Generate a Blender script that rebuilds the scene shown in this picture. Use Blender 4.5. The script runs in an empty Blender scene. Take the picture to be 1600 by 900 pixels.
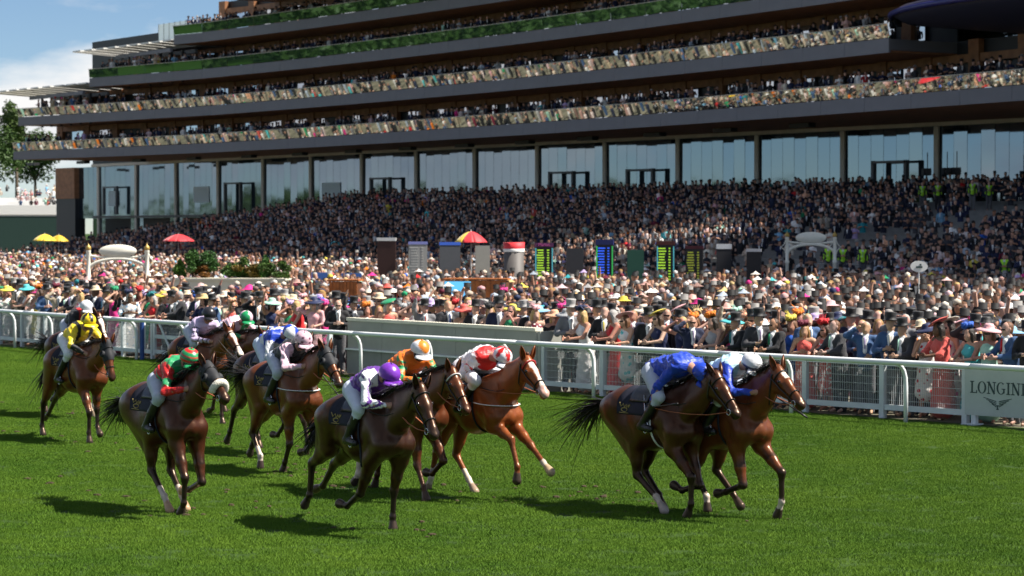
import bpy, math, random
import numpy as np
from mathutils import Vector, Matrix
from mathutils.bvhtree import BVHTree
R = math.radians
rng = random.Random(7)
nrg = np.random.default_rng(11)
sc = bpy.context.scene
col = sc.collection
# ------------------------------------------------------------------ camera, sky, sun, exposure
CAM_H, TILT = 3.4, math.atan(90 / 4000)
cam_data = bpy.data.cameras.new('camera'); cam_data.lens = 90.0; cam_data.sensor_width = 36.0; cam_data.clip_end = 3000
cam_data.dof.use_dof = True; cam_data.dof.focus_distance = 32.0; cam_data.dof.aperture_fstop = 4.0
cam = bpy.data.objects.new('camera', cam_data); col.objects.link(cam); sc.camera = cam
cam.location = (0, 0, CAM_H); cam.rotation_euler = (math.pi / 2 - TILT, 0, 0)
SUN_AZ = (0.9915, -0.13); SUN_EL = R(53)           # horizontal direction towards the sun
sun_data = bpy.data.lights.new('sun', 'SUN'); sun_data.energy = 5.0; sun_data.angle = R(0.53); sun_data.color = (1.0, 0.94, 0.85)
sun = bpy.data.objects.new('sun', sun_data); col.objects.link(sun); sun.location = (60, 10, 80)
to_sun = Vector((SUN_AZ[0] * math.cos(SUN_EL), SUN_AZ[1] * math.cos(SUN_EL), math.sin(SUN_EL)))
sun.rotation_euler = to_sun.to_track_quat('Z', 'Y').to_euler()
world = bpy.data.worlds.new('World'); sc.world = world; world.use_nodes = True
wn, wl = world.node_tree.nodes, world.node_tree.links; wn.clear()
sky = wn.new('ShaderNodeTexSky'); sky.sky_type = 'NISHITA'; sky.sun_disc = False
sky.sun_elevation = SUN_EL; sky.sun_rotation = math.atan2(SUN_AZ[0], SUN_AZ[1]); sky.air_density = 1.0; sky.dust_density = 0.0; sky.ozone_density = 5.0; sky.altitude = 2500
tc = wn.new('ShaderNodeTexCoord'); mp = wn.new('ShaderNodeMapping'); mp.inputs['Scale'].default_value = (3.2, 3.2, 9.0); mp.inputs['Location'].default_value = (3.04, 1.5, 0.94)
nz = wn.new('ShaderNodeTexNoise'); nz.inputs['Scale'].default_value = 1.6; nz.inputs['Detail'].default_value = 7; nz.inputs['Roughness'].default_value = 0.55
cr = wn.new('ShaderNodeValToRGB'); cr.color_ramp.elements[0].position = 0.49; cr.color_ramp.elements[1].position = 0.61
n2 = wn.new('ShaderNodeTexNoise'); n2.inputs['Scale'].default_value = 4.0; n2.inputs['Detail'].default_value = 5
cc = wn.new('ShaderNodeValToRGB'); cc.color_ramp.elements[0].color = (6.0, 6.4, 7.3, 1); cc.color_ramp.elements[1].color = (9.4, 9.3, 9.2, 1)
cc.color_ramp.elements[0].position = 0.35; cc.color_ramp.elements[1].position = 0.62
mx = wn.new('ShaderNodeMixRGB'); bg = wn.new('ShaderNodeBackground'); bg.inputs['Strength'].default_value = 0.05; wo = wn.new('ShaderNodeOutputWorld')
wl.new(tc.outputs['Generated'], mp.inputs['Vector']); wl.new(mp.outputs[0], nz.inputs['Vector']); wl.new(mp.outputs[0], n2.inputs['Vector'])
wl.new(nz.outputs['Fac'], cr.inputs['Fac']); wl.new(n2.outputs['Fac'], cc.inputs['Fac']); wl.new(cr.outputs['Color'], mx.inputs['Fac'])
wl.new(sky.outputs[0], mx.inputs['Color1']); wl.new(cc.outputs['Color'], mx.inputs['Color2']); wl.new(mx.outputs[0], bg.inputs['Color']); wl.new(bg.outputs[0], wo.inputs['Surface'])
sc.view_settings.view_transform = 'Standard'; sc.view_settings.look = 'None'; sc.view_settings.gamma = 1.0; sc.view_settings.use_curve_mapping = False
sc.view_settings.exposure = 1.08
sc.cycles.max_bounces = 6; sc.cycles.diffuse_bounces = 2; sc.cycles.glossy_bounces = 3; sc.cycles.transparent_max_bounces = 6
sc.cycles.use_denoising = True
# ------------------------------------------------------------------ places: u runs along the rail (towards the finish), v away from the track
ANG = R(34.0); EU = np.array([math.sin(ANG), -math.cos(ANG), 0.0]); EV = np.array([math.cos(ANG), math.sin(ANG), 0.0])
def W(u, v, z=0.0):
    p = EU * u + EV * v; return (p[0], p[1], z)
def ray(px, py):
    x = (px - 800) / 4000; z = -(py - 450) / 4000; c, s = math.cos(TILT), math.sin(TILT)
    return np.array([x, c + z * s, -s + z * c])
def ground(px, py, z=0.0):
    d = ray(px, py); t = (z - CAM_H) / d[2]; return np.array([0, 0, CAM_H]) + d * t
def at(px, v):                                      # the spot at perpendicular distance v in the direction of picture column px
    t = (px - 800) / 4000; d = v / (t * EV[0] + EV[1]); return np.array([t * d, d, 0.0])
def u_at(px, v): return float(at(px, v) @ EU)
def to_px(p):
    y = p[1] * math.cos(TILT) - (p[2] - CAM_H) * math.sin(TILT); return 800 + 4000 * p[0] / y
ROT_U = math.atan2(EU[1], EU[0])                    # heading of +u
def smooth01(a, b, x): 
    t = np.clip((x - a) / (b - a), 0, 1); return t * t * (3 - 2 * t)
# ------------------------------------------------------------------ materials
MATS = {}
def nodes(name):
    m = bpy.data.materials.new(name); m.use_nodes = True
    return m, m.node_tree.nodes, m.node_tree.links, m.node_tree.nodes['Principled BSDF']
def mat(name, c, rough=0.6, spec=0.4, metal=0.0, var=0.0, scale=8.0, bump=0.0, c2=None, coat=0.0, sheen=0.0, detail=4):
    if name in MATS: return MATS[name]
    m, n, l, b = nodes(name)
    b.inputs['Base Color'].default_value = (*c, 1); b.inputs['Roughness'].default_value = rough
    b.inputs['Specular IOR Level'].default_value = spec; b.inputs['Metallic'].default_value = metal
    b.inputs['Coat Weight'].default_value = coat; b.inputs['Sheen Weight'].default_value = sheen
    if var or bump or c2:
        t = n.new('ShaderNodeTexCoord'); z = n.new('ShaderNodeTexNoise'); z.inputs['Scale'].default_value = scale; z.inputs['Detail'].default_value = detail
        l.new(t.outputs['Object'], z.inputs['Vector'])
        if var or c2:
            r = n.new('ShaderNodeValToRGB'); r.color_ramp.elements[0].position = 0.3; r.color_ramp.elements[1].position = 0.7
            a = c2 or c
            r.color_ramp.elements[0].color = (*[max(0, k * (1 - var)) for k in c], 1); r.color_ramp.elements[1].color = (*[min(1, k * (1 + var)) for k in a], 1)
            l.new(z.outputs['Fac'], r.inputs['Fac']); l.new(r.outputs['Color'], b.inputs['Base Color'])
        if bump:
            bp = n.new('ShaderNodeBump'); bp.inputs['Strength'].default_value = bump; bp.inputs['Distance'].default_value = 0.02
            l.new(z.outputs['Fac'], bp.inputs['Height']); l.new(bp.outputs[0], b.inputs['Normal'])
    MATS[name] = m; return m
def mat_attr(name, rough=0.5, spec=0.4, sheen=0.0, var=0.15, scale=30.0, bump=0.0, coat=0.0, aniso=(1, 1, 1), tint=(1, 1, 1)):
    if name in MATS: return MATS[name]
    m, n, l, b = nodes(name)
    a = n.new('ShaderNodeAttribute'); a.attribute_name = 'Col'
    t = n.new('ShaderNodeTexCoord'); mpg = n.new('ShaderNodeMapping'); mpg.inputs['Scale'].default_value = aniso
    z = n.new('ShaderNodeTexNoise'); z.inputs['Scale'].default_value = scale; z.inputs['Detail'].default_value = 4
    l.new(t.outputs['Object'], mpg.inputs['Vector']); l.new(mpg.outputs[0], z.inputs['Vector'])
    mr = n.new('ShaderNodeMapRange'); mr.inputs['From Min'].default_value = 0.3; mr.inputs['From Max'].default_value = 0.7
    mr.inputs['To Min'].default_value = 1 - var; mr.inputs['To Max'].default_value = 1 + var
    mu = n.new('ShaderNodeVectorMath'); mu.operation = 'SCALE'
    l.new(z.outputs['Fac'], mr.inputs['Value']); l.new(a.outputs['Color'], mu.inputs[0]); l.new(mr.outputs[0], mu.inputs['Scale']); l.new(mu.outputs[0], b.inputs['Base Color'])
    b.inputs['Roughness'].default_value = rough; b.inputs['Specular IOR Level'].default_value = spec; b.inputs['Sheen Weight'].default_value = sheen; b.inputs['Coat Weight'].default_value = coat
    b.inputs['Coat Roughness'].default_value = 0.3; b.inputs['Specular Tint'].default_value = (*tint, 1); b.inputs['Coat Tint'].default_value = (*tint, 1)
    if bump:
        bp = n.new('ShaderNodeBump'); bp.inputs['Strength'].default_value = bump; bp.inputs['Distance'].default_value = 0.015
        l.new(z.outputs['Fac'], bp.inputs['Height']); l.new(bp.outputs[0], b.inputs['Normal'])
    MATS[name] = m; return m
def mat_obj(name, rough=0.7, spec=0.3, sheen=0.0, print_=None, bump=0.3, scale=25.0):
    """cloth, hair or skin that takes the object's own colour"""
    if name in MATS: return MATS[name]
    m, n, l, b = nodes(name)
    o = n.new('ShaderNodeObjectInfo'); t = n.new('ShaderNodeTexCoord'); z = n.new('ShaderNodeTexNoise'); z.inputs['Scale'].default_value = scale; z.inputs['Detail'].default_value = 3
    l.new(t.outputs['Object'], z.inputs['Vector'])
    src = o.outputs['Color']
    if print_:
        v = n.new('ShaderNodeTexVoronoi' if print_ != 'wave' else 'ShaderNodeTexWave'); v.inputs['Scale'].default_value = 16 if print_ == 'flower' else 9
        l.new(t.outputs['Object'], v.inputs['Vector'])
        rp = n.new('ShaderNodeValToRGB'); rp.color_ramp.elements[0].position = 0.30; rp.color_ramp.elements[1].position = 0.36
        mi = n.new('ShaderNodeMixRGB'); mi.inputs['Color2'].default_value = (0.75, 0.72, 0.68, 1)
        if print_ == 'flower': rp.color_ramp.elements[0].color = (1, 1, 1, 1); rp.color_ramp.elements[1].color = (0, 0, 0, 1)
        l.new(v.outputs[0], rp.inputs['Fac']); l.new(rp.outputs['Color'], mi.inputs['Fac']); l.new(src, mi.inputs['Color1']); src = mi.outputs[0]
    l.new(src, b.inputs['Base Color'])
    b.inputs['Roughness'].default_value = rough; b.inputs['Specular IOR Level'].default_value = spec; b.inputs['Sheen Weight'].default_value = sheen
    if bump:
        bp = n.new('ShaderNodeBump'); bp.inputs['Strength'].default_value = bump; bp.inputs['Distance'].default_value = 0.02
        l.new(z.outputs['Fac'], bp.inputs['Height']); l.new(bp.outputs[0], b.inputs['Normal'])
    MATS[name] = m; return m
def mat_glass(name, tint, fac, rough=0.02, back=(0.02, 0.03, 0.035)):
    """coated window glass: a mirror share over a dark room"""
    m, n, l, b = nodes(name); n.remove(b)
    g = n.new('ShaderNodeBsdfGlossy'); g.inputs['Color'].default_value = (*tint, 1); g.inputs['Roughness'].default_value = rough
    d = n.new('ShaderNodeBsdfDiffuse'); d.inputs['Color'].default_value = (*back, 1)
    x = n.new('ShaderNodeMixShader'); x.inputs[0].default_value = fac
    l.new(d.outputs[0], x.inputs[1]); l.new(g.outputs[0], x.inputs[2]); l.new(x.outputs[0], n['Material Output'].inputs['Surface'])
    MATS[name] = m; return m
def mat_emit(name, c, s):
    m, n, l, b = nodes(name); b.inputs['Base Color'].default_value = (*[k * .2 for k in c], 1)
    b.inputs['Emission Color'].default_value = (*c, 1); b.inputs['Emission Strength'].default_value = s; MATS[name] = m; return m
M_WHITE = mat('white_cloth', (.72, .72, .70), .7)
# ------------------------------------------------------------------ mesh building
class MB:
    def __init__(s): s.v = []; s.f = []; s.m = []; s.c = []; s.cur = 0; s.colr = (1, 1, 1)
    def add(s, vs, fs):
        o = len(s.v); s.v += [tuple(map(float, p)) for p in vs]; s.c += [s.colr] * len(vs)
        s.f += [tuple(i + o for i in f) for f in fs]; s.m += [s.cur] * len(fs); return o
    def box(s, c, d, rot=None):
        x, y, z = [k / 2 for k in d]
        P = [Vector((a * x, b * y, e * z)) for a in (-1, 1) for b in (-1, 1) for e in (-1, 1)]
        if rot is not None: P = [rot @ p for p in P]
        P = [(p[0] + c[0], p[1] + c[1], p[2] + c[2]) for p in P]
        s.add(P, [(0, 1, 3, 2), (4, 6, 7, 5), (0, 4, 5, 1), (2, 3, 7, 6), (0, 2, 6, 4), (1, 5, 7, 3)])
    def hexa(s, b4, t4):
        s.add(list(b4) + list(t4), [(3, 2, 1, 0), (4, 5, 6, 7), (0, 1, 5, 4), (1, 2, 6, 5), (2, 3, 7, 6), (3, 0, 4, 7)])
    def tube(s, pts, rad, n=8, cap=True, flat=None):
        P = [Vector(p) for p in pts]; k = len(P)
        rad = [rad] * k if not hasattr(rad, '__len__') else rad
        vs = []; up = None
        for i in range(k):
            t = (P[min(i + 1, k - 1)] - P[max(i - 1, 0)])
            t = t.normalized() if t.length > 1e-9 else Vector((0, 0, 1))
            if up is None: up = Vector((0, 0, 1)) if abs(t.z) < .9 else Vector((0, 1, 0))
            a = t.cross(up); a = a.normalized() if a.length > 1e-6 else t.orthogonal().normalized()
            b = t.cross(a).normalized(); up = -b if (-b).dot(up) > 0 else b
            fl = flat or 1.0
            vs += [P[i] + (a * math.cos(2 * math.pi * j / n) + b * math.sin(2 * math.pi * j / n) * fl) * rad[i] for j in range(n)]
        fs = [(i * n + j, i * n + (j + 1) % n, (i + 1) * n + (j + 1) % n, (i + 1) * n + j) for i in range(k - 1) for j in range(n)]
        if cap: fs += [tuple(range(n - 1, -1, -1)), tuple(range((k - 1) * n, k * n))]
        s.add(vs, fs)
    def lathe(s, prof, n=16, c=(0, 0, 0), mtx=None, sx=1.0, sy=1.0):
        vs = [Vector((r * math.cos(2 * math.pi * j / n) * sx, r * math.sin(2 * math.pi * j / n) * sy, z)) for r, z in prof for j in range(n)]
        if mtx is not None: vs = [mtx @ p for p in vs]
        vs = [(p[0] + c[0], p[1] + c[1], p[2] + c[2]) for p in vs]
        k = len(prof)
        s.add(vs, [(i * n + j, i * n + (j + 1) % n, (i + 1) * n + (j + 1) % n, (i + 1) * n + j) for i in range(k - 1) for j in range(n)])
    def grid(s, P, thick=None):
        """P: rows x cols array of points; thick: array of the same shape for an under side"""
        a, b = len(P), len(P[0]); vs = [p for r in P for p in r]
        fs = [(i * b + j, i * b + j + 1, (i + 1) * b + j + 1, (i + 1) * b + j) for i in range(a - 1) for j in range(b - 1)]
        if thick is not None:
            o = len(vs); vs += [p for r in thick for p in r]
            fs += [(o + i * b + j, o + (i + 1) * b + j, o + (i + 1) * b + j + 1, o + i * b + j + 1) for i in range(a - 1) for j in range(b - 1)]
            ring = [(0, j) for j in range(b)] + [(i, b - 1) for i in range(1, a)] + [(a - 1, j) for j in range(b - 2, -1, -1)] + [(i, 0) for i in range(a - 2, 0, -1)]
            r = [i * b + j for i, j in ring]
            fs += [(r[k], o + r[k], o + r[(k + 1) % len(r)], r[(k + 1) % len(r)]) for k in range(len(r))]
        s.add(vs, fs)
    def mesh(s, name, mats, smooth=False, colors=False):
        me = bpy.data.meshes.new(name); me.from_pydata(s.v, [], s.f)
        for m in (mats if isinstance(mats, (list, tuple)) else [mats]): me.materials.append(m)
        me.polygons.foreach_set('material_index', s.m)
        if smooth: me.polygons.foreach_set('use_smooth', [True] * len(s.f))
        if colors: set_col(me, np.array(s.c))
        me.update(); return me
def set_col(me, c):
    a = me.color_attributes.new('Col', 'FLOAT_COLOR', 'POINT')
    a.data.foreach_set('color', np.c_[c, np.ones(len(c))].astype(np.float32).ravel())
def link(name, me, parent=None, loc=None, rot=None):
    o = bpy.data.objects.new(name, me); col.objects.link(o)
    if parent is not None: o.parent = parent
    if loc is not None: o.location = loc
    if rot is not None: o.rotation_euler = rot
    return o
def tag(o, label=None, cat=None, group=None, kind=None):
    for k, v in (('label', label), ('category', cat), ('group', group), ('kind', kind)):
        if v: o[k] = v
    return o
def empty(name, loc=(0, 0, 0), rz=0.0, label=None, cat=None, group=None):
    o = bpy.data.objects.new(name, None); col.objects.link(o); o.location = loc; o.rotation_euler = (0, 0, rz); o.empty_display_size = .2
    return tag(o, label, cat, group)
def one(name, mats, fn, parent=None, smooth=False, loc=None, rot=None, colors=False):
    b = MB(); fn(b); return link(name, b.mesh(name, mats, smooth, colors), parent, loc, rot)
# ------------------------------------------------------------------ bodies: rounded cones blended in a distance field, then meshed as one skin
def rc(a, b, ra, rb, lab, sy=1.0, k=0.03): return dict(a=np.array(a, float), b=np.array(b, float), ra=ra, rb=rb, lab=lab, sy=sy, k=k)
def field(prims, h):
    lo = np.full(3, 9e9); hi = -lo
    for p in prims:
        r = max(p['ra'], p['rb']); 
        for q in (p['a'], p['b']): lo = np.minimum(lo, q - r); hi = np.maximum(hi, q + r)
    lo -= 3 * h; hi += 3 * h; n = np.ceil((hi - lo) / h).astype(int) + 1
    X = [lo[i] + h * np.arange(n[i]) for i in range(3)]
    D = np.full(n, 0.5, np.float32); raw = np.full(n, 9.0, np.float32); own = np.zeros(n, np.int16)
    for q, p in enumerate(prims):
        r = max(p['ra'], p['rb']) + p['k'] + 2 * h
        i0 = np.maximum(((np.minimum(p['a'], p['b']) - r - lo) / h).astype(int), 0); i1 = np.minimum(((np.maximum(p['a'], p['b']) + r - lo) / h).astype(int) + 2, n)
        sl = tuple(slice(i0[i], i1[i]) for i in range(3))
        x = X[0][sl[0]][:, None, None]; y = X[1][sl[1]][None, :, None]; z = X[2][sl[2]][None, None, :]
        sy = p['sy']; a = p['a']; d = p['b'] - a; dd = np.array([d[0], d[1] / sy, d[2]]); L = dd @ dd + 1e-12
        px, py, pz = x - a[0], (y - a[1]) / sy, z - a[2]
        t = np.clip((px * dd[0] + py * dd[1] + pz * dd[2]) / L, 0, 1)
        e = (np.sqrt((px - t * dd[0]) ** 2 + (py - t * dd[1]) ** 2 + (pz - t * dd[2]) ** 2) - (p['ra'] + (p['rb'] - p['ra']) * t)) * min(1.0, sy)
        e = e.astype(np.float32); A = D[sl]; k = p['k']
        hh = np.clip(.5 + .5 * (A - e) / k, 0, 1); D[sl] = A + (e - A) * hh - k * hh * (1 - hh)
        w = e < raw[sl]; raw[sl] = np.where(w, e, raw[sl]); own[sl] = np.where(w, q, own[sl])
    return D, own, lo, h
def nets(D, lo, h):
    S = D < 0; n = np.array(D.shape)
    c = [S[i:n[0] - 1 + i, j:n[1] - 1 + j, k:n[2] - 1 + k] for i in (0, 1) for j in (0, 1) for k in (0, 1)]
    cnt = sum(a.astype(np.int8) for a in c); act = (cnt > 0) & (cnt < 8)
    I = np.argwhere(act); idx = np.full(act.shape, -1, np.int64); idx[act] = np.arange(len(I))
    pos = np.zeros((len(I), 3)); num = np.zeros(len(I))
    for ax in range(3):
        o = [i for i in range(3) if i != ax]
        for da in (0, 1):
            for db in (0, 1):
                p = I.copy(); p[:, o[0]] += da; p[:, o[1]] += db; q = p.copy(); q[:, ax] += 1
                a = D[tuple(p.T)]; b = D[tuple(q.T)]; w = (a < 0) != (b < 0); t = np.where(w, a / np.where(w, a - b, 1), 0)
                x = (p - I).astype(float); x[:, ax] += t; pos[w] += x[w]; num[w] += 1
    V = (I + pos / num[:, None]) * h + lo
    Q = []
    for ax in range(3):
        o1, o2 = (ax + 1) % 3, (ax + 2) % 3
        a = np.take(S, range(0, n[ax] - 1), ax); b = np.take(S, range(1, n[ax]), ax)
        E = np.argwhere(a != b); E = E[(E[:, o1] > 0) & (E[:, o2] > 0) & (E[:, o1] < n[o1] - 1) & (E[:, o2] < n[o2] - 1)]
        ins = S[tuple(E.T)]
        def g(d1, d2):
            p = E.copy(); p[:, o1] -= d1; p[:, o2] -= d2; return idx[tuple(p.T)]
        q = np.stack([g(0, 0), g(1, 0), g(1, 1), g(0, 1)], 1); q[~ins] = q[~ins][:, ::-1]; Q.append(q)
    return V, np.concatenate(Q), I
def skin(prims, h, colour=None):
    """returns V, Q, C, label names per vertex and the place 0..1 along the owning limb"""
    D, own, lo, h = field(prims, h); V, Q, I = nets(D, lo, h)
    ow = own[tuple(np.clip(np.rint((V - lo) / h).astype(int), 0, np.array(D.shape) - 1).T)]
    A = np.array([p['a'] for p in prims])[ow]; B = np.array([p['b'] for p in prims])[ow]
    t = np.clip(((V - A) * (B - A)).sum(1) / (((B - A) ** 2).sum(1) + 1e-12), 0, 1)
    labs = np.array([p['lab'] for p in prims])[ow]
    C = colour(V, labs, t) if colour else np.ones((len(V), 3)); return V, Q, C, labs, t
def mesh_np(name, V, F, mats, C=None, smooth=True, mi=None):
    me = bpy.data.meshes.new(name); nf = len(F); k = F.shape[1]
    me.vertices.add(len(V)); me.vertices.foreach_set('co', np.asarray(V, np.float32).ravel())
    me.loops.add(nf * k); me.loops.foreach_set('vertex_index', F.astype(np.int32).ravel())
    me.polygons.add(nf); me.polygons.foreach_set('loop_start', np.arange(0, nf * k, k, dtype=np.int32)); me.polygons.foreach_set('loop_total', np.full(nf, k, np.int32))
    for m in (mats if isinstance(mats, (list, tuple)) else [mats]): me.materials.append(m)
    if mi is not None: me.polygons.foreach_set('material_index', mi.astype(np.int32))
    me.polygons.foreach_set('use_smooth', np.full(nf, smooth)); me.update(calc_edges=True)
    if C is not None: set_col(me, C)
    me.validate(); return me
def join_quads(V, Q, C, mb):
    """appends the faces of an MB (padded to quads) to a skin"""
    o = len(V); F = [f if len(f) == 4 else (f + (f[-1],)) for f in mb.f if len(f) in (3, 4)]
    return np.r_[V, np.array(mb.v)], np.r_[Q, np.array(F, int) + o], np.r_[C, np.array(mb.c)]
def fingers(mb, c, fwd, down, side, s=1.0, curl=0.9):
    """four fingers of unequal length and a thumb leaving the side of the palm; c: palm centre"""
    c, fwd, down, side = Vector(c), Vector(fwd).normalized(), Vector(down).normalized(), Vector(side).normalized()
    for i, ln in enumerate((.066, .076, .070, .055)):
        p = c + fwd * .035 * s + side * (.030 - .020 * i) * s; d = fwd.copy(); pts = [c + fwd * .01 * s + side * (.030 - .020 * i) * s, p]
        for k in range(3):
            a = curl * (.35 + .35 * k); dd = fwd * math.cos(a) + down * math.sin(a); p = p + dd * ln * s * (.42, .33, .25)[k]; pts.append(p)
        mb.tube(pts, [.0100 * s, .0098 * s, .0090 * s, .0080 * s, .0066 * s], 6)
    b = c - fwd * .01 * s + side * .036 * s
    mb.tube([b - side * .012 * s, b + side * .020 * s + fwd * .018 * s, b + side * .024 * s + fwd * .045 * s + down * .012 * s, b + side * .012 * s + fwd * .060 * s + down * .022 * s], [.013 * s, .012 * s, .0105 * s, .0085 * s], 6)
# ------------------------------------------------------------------ ground
def turf_mat(name, c1, c2, scale):
    m, n, l, b = nodes(name)
    t = n.new('ShaderNodeNewGeometry'); z1 = n.new('ShaderNodeTexNoise'); z1.inputs['Scale'].default_value = scale; z1.inputs['Detail'].default_value = 8
    z2 = n.new('ShaderNodeTexNoise'); z2.inputs['Scale'].default_value = 0.35; z2.inputs['Detail'].default_value = 4
    l.new(t.outputs['Position'], z1.inputs['Vector']); l.new(t.outputs['Position'], z2.inputs['Vector'])
    a = n.new('ShaderNodeMath'); a.operation = 'MULTIPLY_ADD'; a.inputs[1].default_value = 0.5; l.new(z2.outputs['Fac'], a.inputs[0]); 
    h = n.new('ShaderNodeMath'); h.operation = 'MULTIPLY'; h.inputs[1].default_value = 0.5; l.new(z1.outputs['Fac'], h.inputs[0]); l.new(h.outputs[0], a.inputs[2])
    r = n.new('ShaderNodeValToRGB'); r.color_ramp.elements[0].position = .35; r.color_ramp.elements[1].position = .65
    r.color_ramp.elements[0].color = (*c1, 1); r.color_ramp.elements[1].color = (*c2, 1)
    # mowing bands (blade sheen put into colour), about four metres wide, along the track
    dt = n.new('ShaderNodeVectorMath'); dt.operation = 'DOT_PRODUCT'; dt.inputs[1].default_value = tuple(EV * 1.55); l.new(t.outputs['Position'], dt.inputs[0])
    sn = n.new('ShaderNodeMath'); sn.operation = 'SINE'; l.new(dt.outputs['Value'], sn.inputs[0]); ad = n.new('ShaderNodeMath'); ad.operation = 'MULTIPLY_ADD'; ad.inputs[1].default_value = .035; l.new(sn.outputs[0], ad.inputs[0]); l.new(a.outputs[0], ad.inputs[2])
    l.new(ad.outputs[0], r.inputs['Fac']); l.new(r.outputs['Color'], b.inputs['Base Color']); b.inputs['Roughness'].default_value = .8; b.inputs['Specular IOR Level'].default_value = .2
    bp = n.new('ShaderNodeBump'); bp.inputs['Strength'].default_value = .5; bp.inputs['Distance'].default_value = .03; l.new(z1.outputs['Fac'], bp.inputs['Height']); l.new(bp.outputs[0], b.inputs['Normal'])
    return m
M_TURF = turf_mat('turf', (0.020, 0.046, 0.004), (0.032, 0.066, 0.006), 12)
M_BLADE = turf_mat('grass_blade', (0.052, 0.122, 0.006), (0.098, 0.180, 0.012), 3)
M_PAVE = mat('worn_lawn', (.11, .105, .065), .9, var=.35, scale=.8, c2=(.17, .155, .11))
RU = np.array([-68.38, -60.92, -42.93, -33.62]); RV = np.array([29.31, 29.41, 30.02, 31.13])
RC = np.polyfit(RU, RV, 2)
def rail_v(u): return float(np.polyval(RC, max(u, -78.0)) if u > -78 else np.polyval(RC, -78.0))
def rail_pt(u, dv=0.0, z=0.0): return W(u, rail_v(u) + dv, z)
def rail_rot(u):
    a, b = rail_pt(u - .2), rail_pt(u + .2); return math.atan2(b[1] - a[1], b[0] - a[0])
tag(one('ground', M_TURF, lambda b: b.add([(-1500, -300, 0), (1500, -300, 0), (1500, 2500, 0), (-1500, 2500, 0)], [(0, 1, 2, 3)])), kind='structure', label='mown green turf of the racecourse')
us = np.linspace(-330, 20, 120)
tag(one('lawn', M_PAVE, lambda b: b.grid([[W(u, max(rail_v(u) + .55, 29) if u > -90 else rail_v(-78) + .55, .004) for u in us], [W(u, 150, .004) for u in us]])), kind='structure', label='worn lawn of the spectator enclosure')
def grass():
    """short blades standing over the near track"""
    m = MB(); a, b, c, d = [ground(*p) for p in ((-130, 925), (1730, 925), (1700, 682), (-90, 535))]
    nx, ny = 24, 16
    P = [[tuple((a * (1 - i / nx) + b * i / nx) * (1 - j / ny) + (d * (1 - i / nx) + c * i / nx) * j / ny) for i in range(nx + 1)] for j in range(ny + 1)]
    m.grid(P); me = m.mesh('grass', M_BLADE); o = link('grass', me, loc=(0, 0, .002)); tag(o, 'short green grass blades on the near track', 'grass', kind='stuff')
    g = bpy.data.node_groups.new('grass', 'GeometryNodeTree'); g.interface.new_socket('Geometry', in_out='INPUT', socket_type='NodeSocketGeometry'); g.interface.new_socket('Geometry', in_out='OUTPUT', socket_type='NodeSocketGeometry')
    N, L = g.nodes, g.links; gi = N.new('NodeGroupInput'); go = N.new('NodeGroupOutput')
    def rnd(t, lo, hi, seed):
        r = N.new('FunctionNodeRandomValue'); r.data_type = t; k = {'FLOAT_VECTOR': (0, 1), 'FLOAT': (2, 3)}[t]
        r.inputs[k[0]].default_value = lo; r.inputs[k[1]].default_value = hi; r.inputs['Seed'].default_value = seed; return r.outputs[0 if t == 'FLOAT_VECTOR' else 1]
    gr = N.new('GeometryNodeMeshGrid'); gr.inputs['Size X'].default_value = .32; gr.inputs['Size Y'].default_value = .32
    d1 = N.new('GeometryNodeDistributePointsOnFaces'); d1.inputs['Density'].default_value = 950; L.new(gr.outputs['Mesh'], d1.inputs['Mesh'])
    cn = N.new('GeometryNodeMeshCone'); cn.inputs['Vertices'].default_value = 3; cn.inputs['Radius Bottom'].default_value = .0034; cn.inputs['Radius Top'].default_value = .0006; cn.inputs['Depth'].default_value = .030; cn.fill_type = 'NONE'
    i1 = N.new('GeometryNodeInstanceOnPoints'); L.new(d1.outputs['Points'], i1.inputs['Points']); L.new(cn.outputs['Mesh'], i1.inputs['Instance'])
    L.new(rnd('FLOAT_VECTOR', (-.75, -.75, -3.1), (.75, .75, 3.1), 3), i1.inputs['Rotation']); L.new(rnd('FLOAT', .55, 1.25, 5), i1.inputs['Scale'])
    rl = N.new('GeometryNodeRealizeInstances'); L.new(i1.outputs[0], rl.inputs[0])
    sm = N.new('GeometryNodeSetMaterial'); sm.inputs['Material'].default_value = M_BLADE; L.new(rl.outputs[0], sm.inputs['Geometry'])
    d2 = N.new('GeometryNodeDistributePointsOnFaces'); d2.inputs['Density'].default_value = 46; d2.inputs['Seed'].default_value = 8; L.new(gi.outputs[0], d2.inputs['Mesh'])
    i2 = N.new('GeometryNodeInstanceOnPoints'); L.new(d2.outputs['Points'], i2.inputs['Points']); L.new(sm.outputs[0], i2.inputs['Instance'])
    L.new(rnd('FLOAT_VECTOR', (0, 0, 0), (0, 0, 6.28), 9), i2.inputs['Rotation']); L.new(rnd('FLOAT', .7, 1.15, 10), i2.inputs['Scale'])
    L.new(i2.outputs[0], go.inputs[0]); md = o.modifiers.new('grass', 'NODES'); md.node_group = g
grass()
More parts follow.
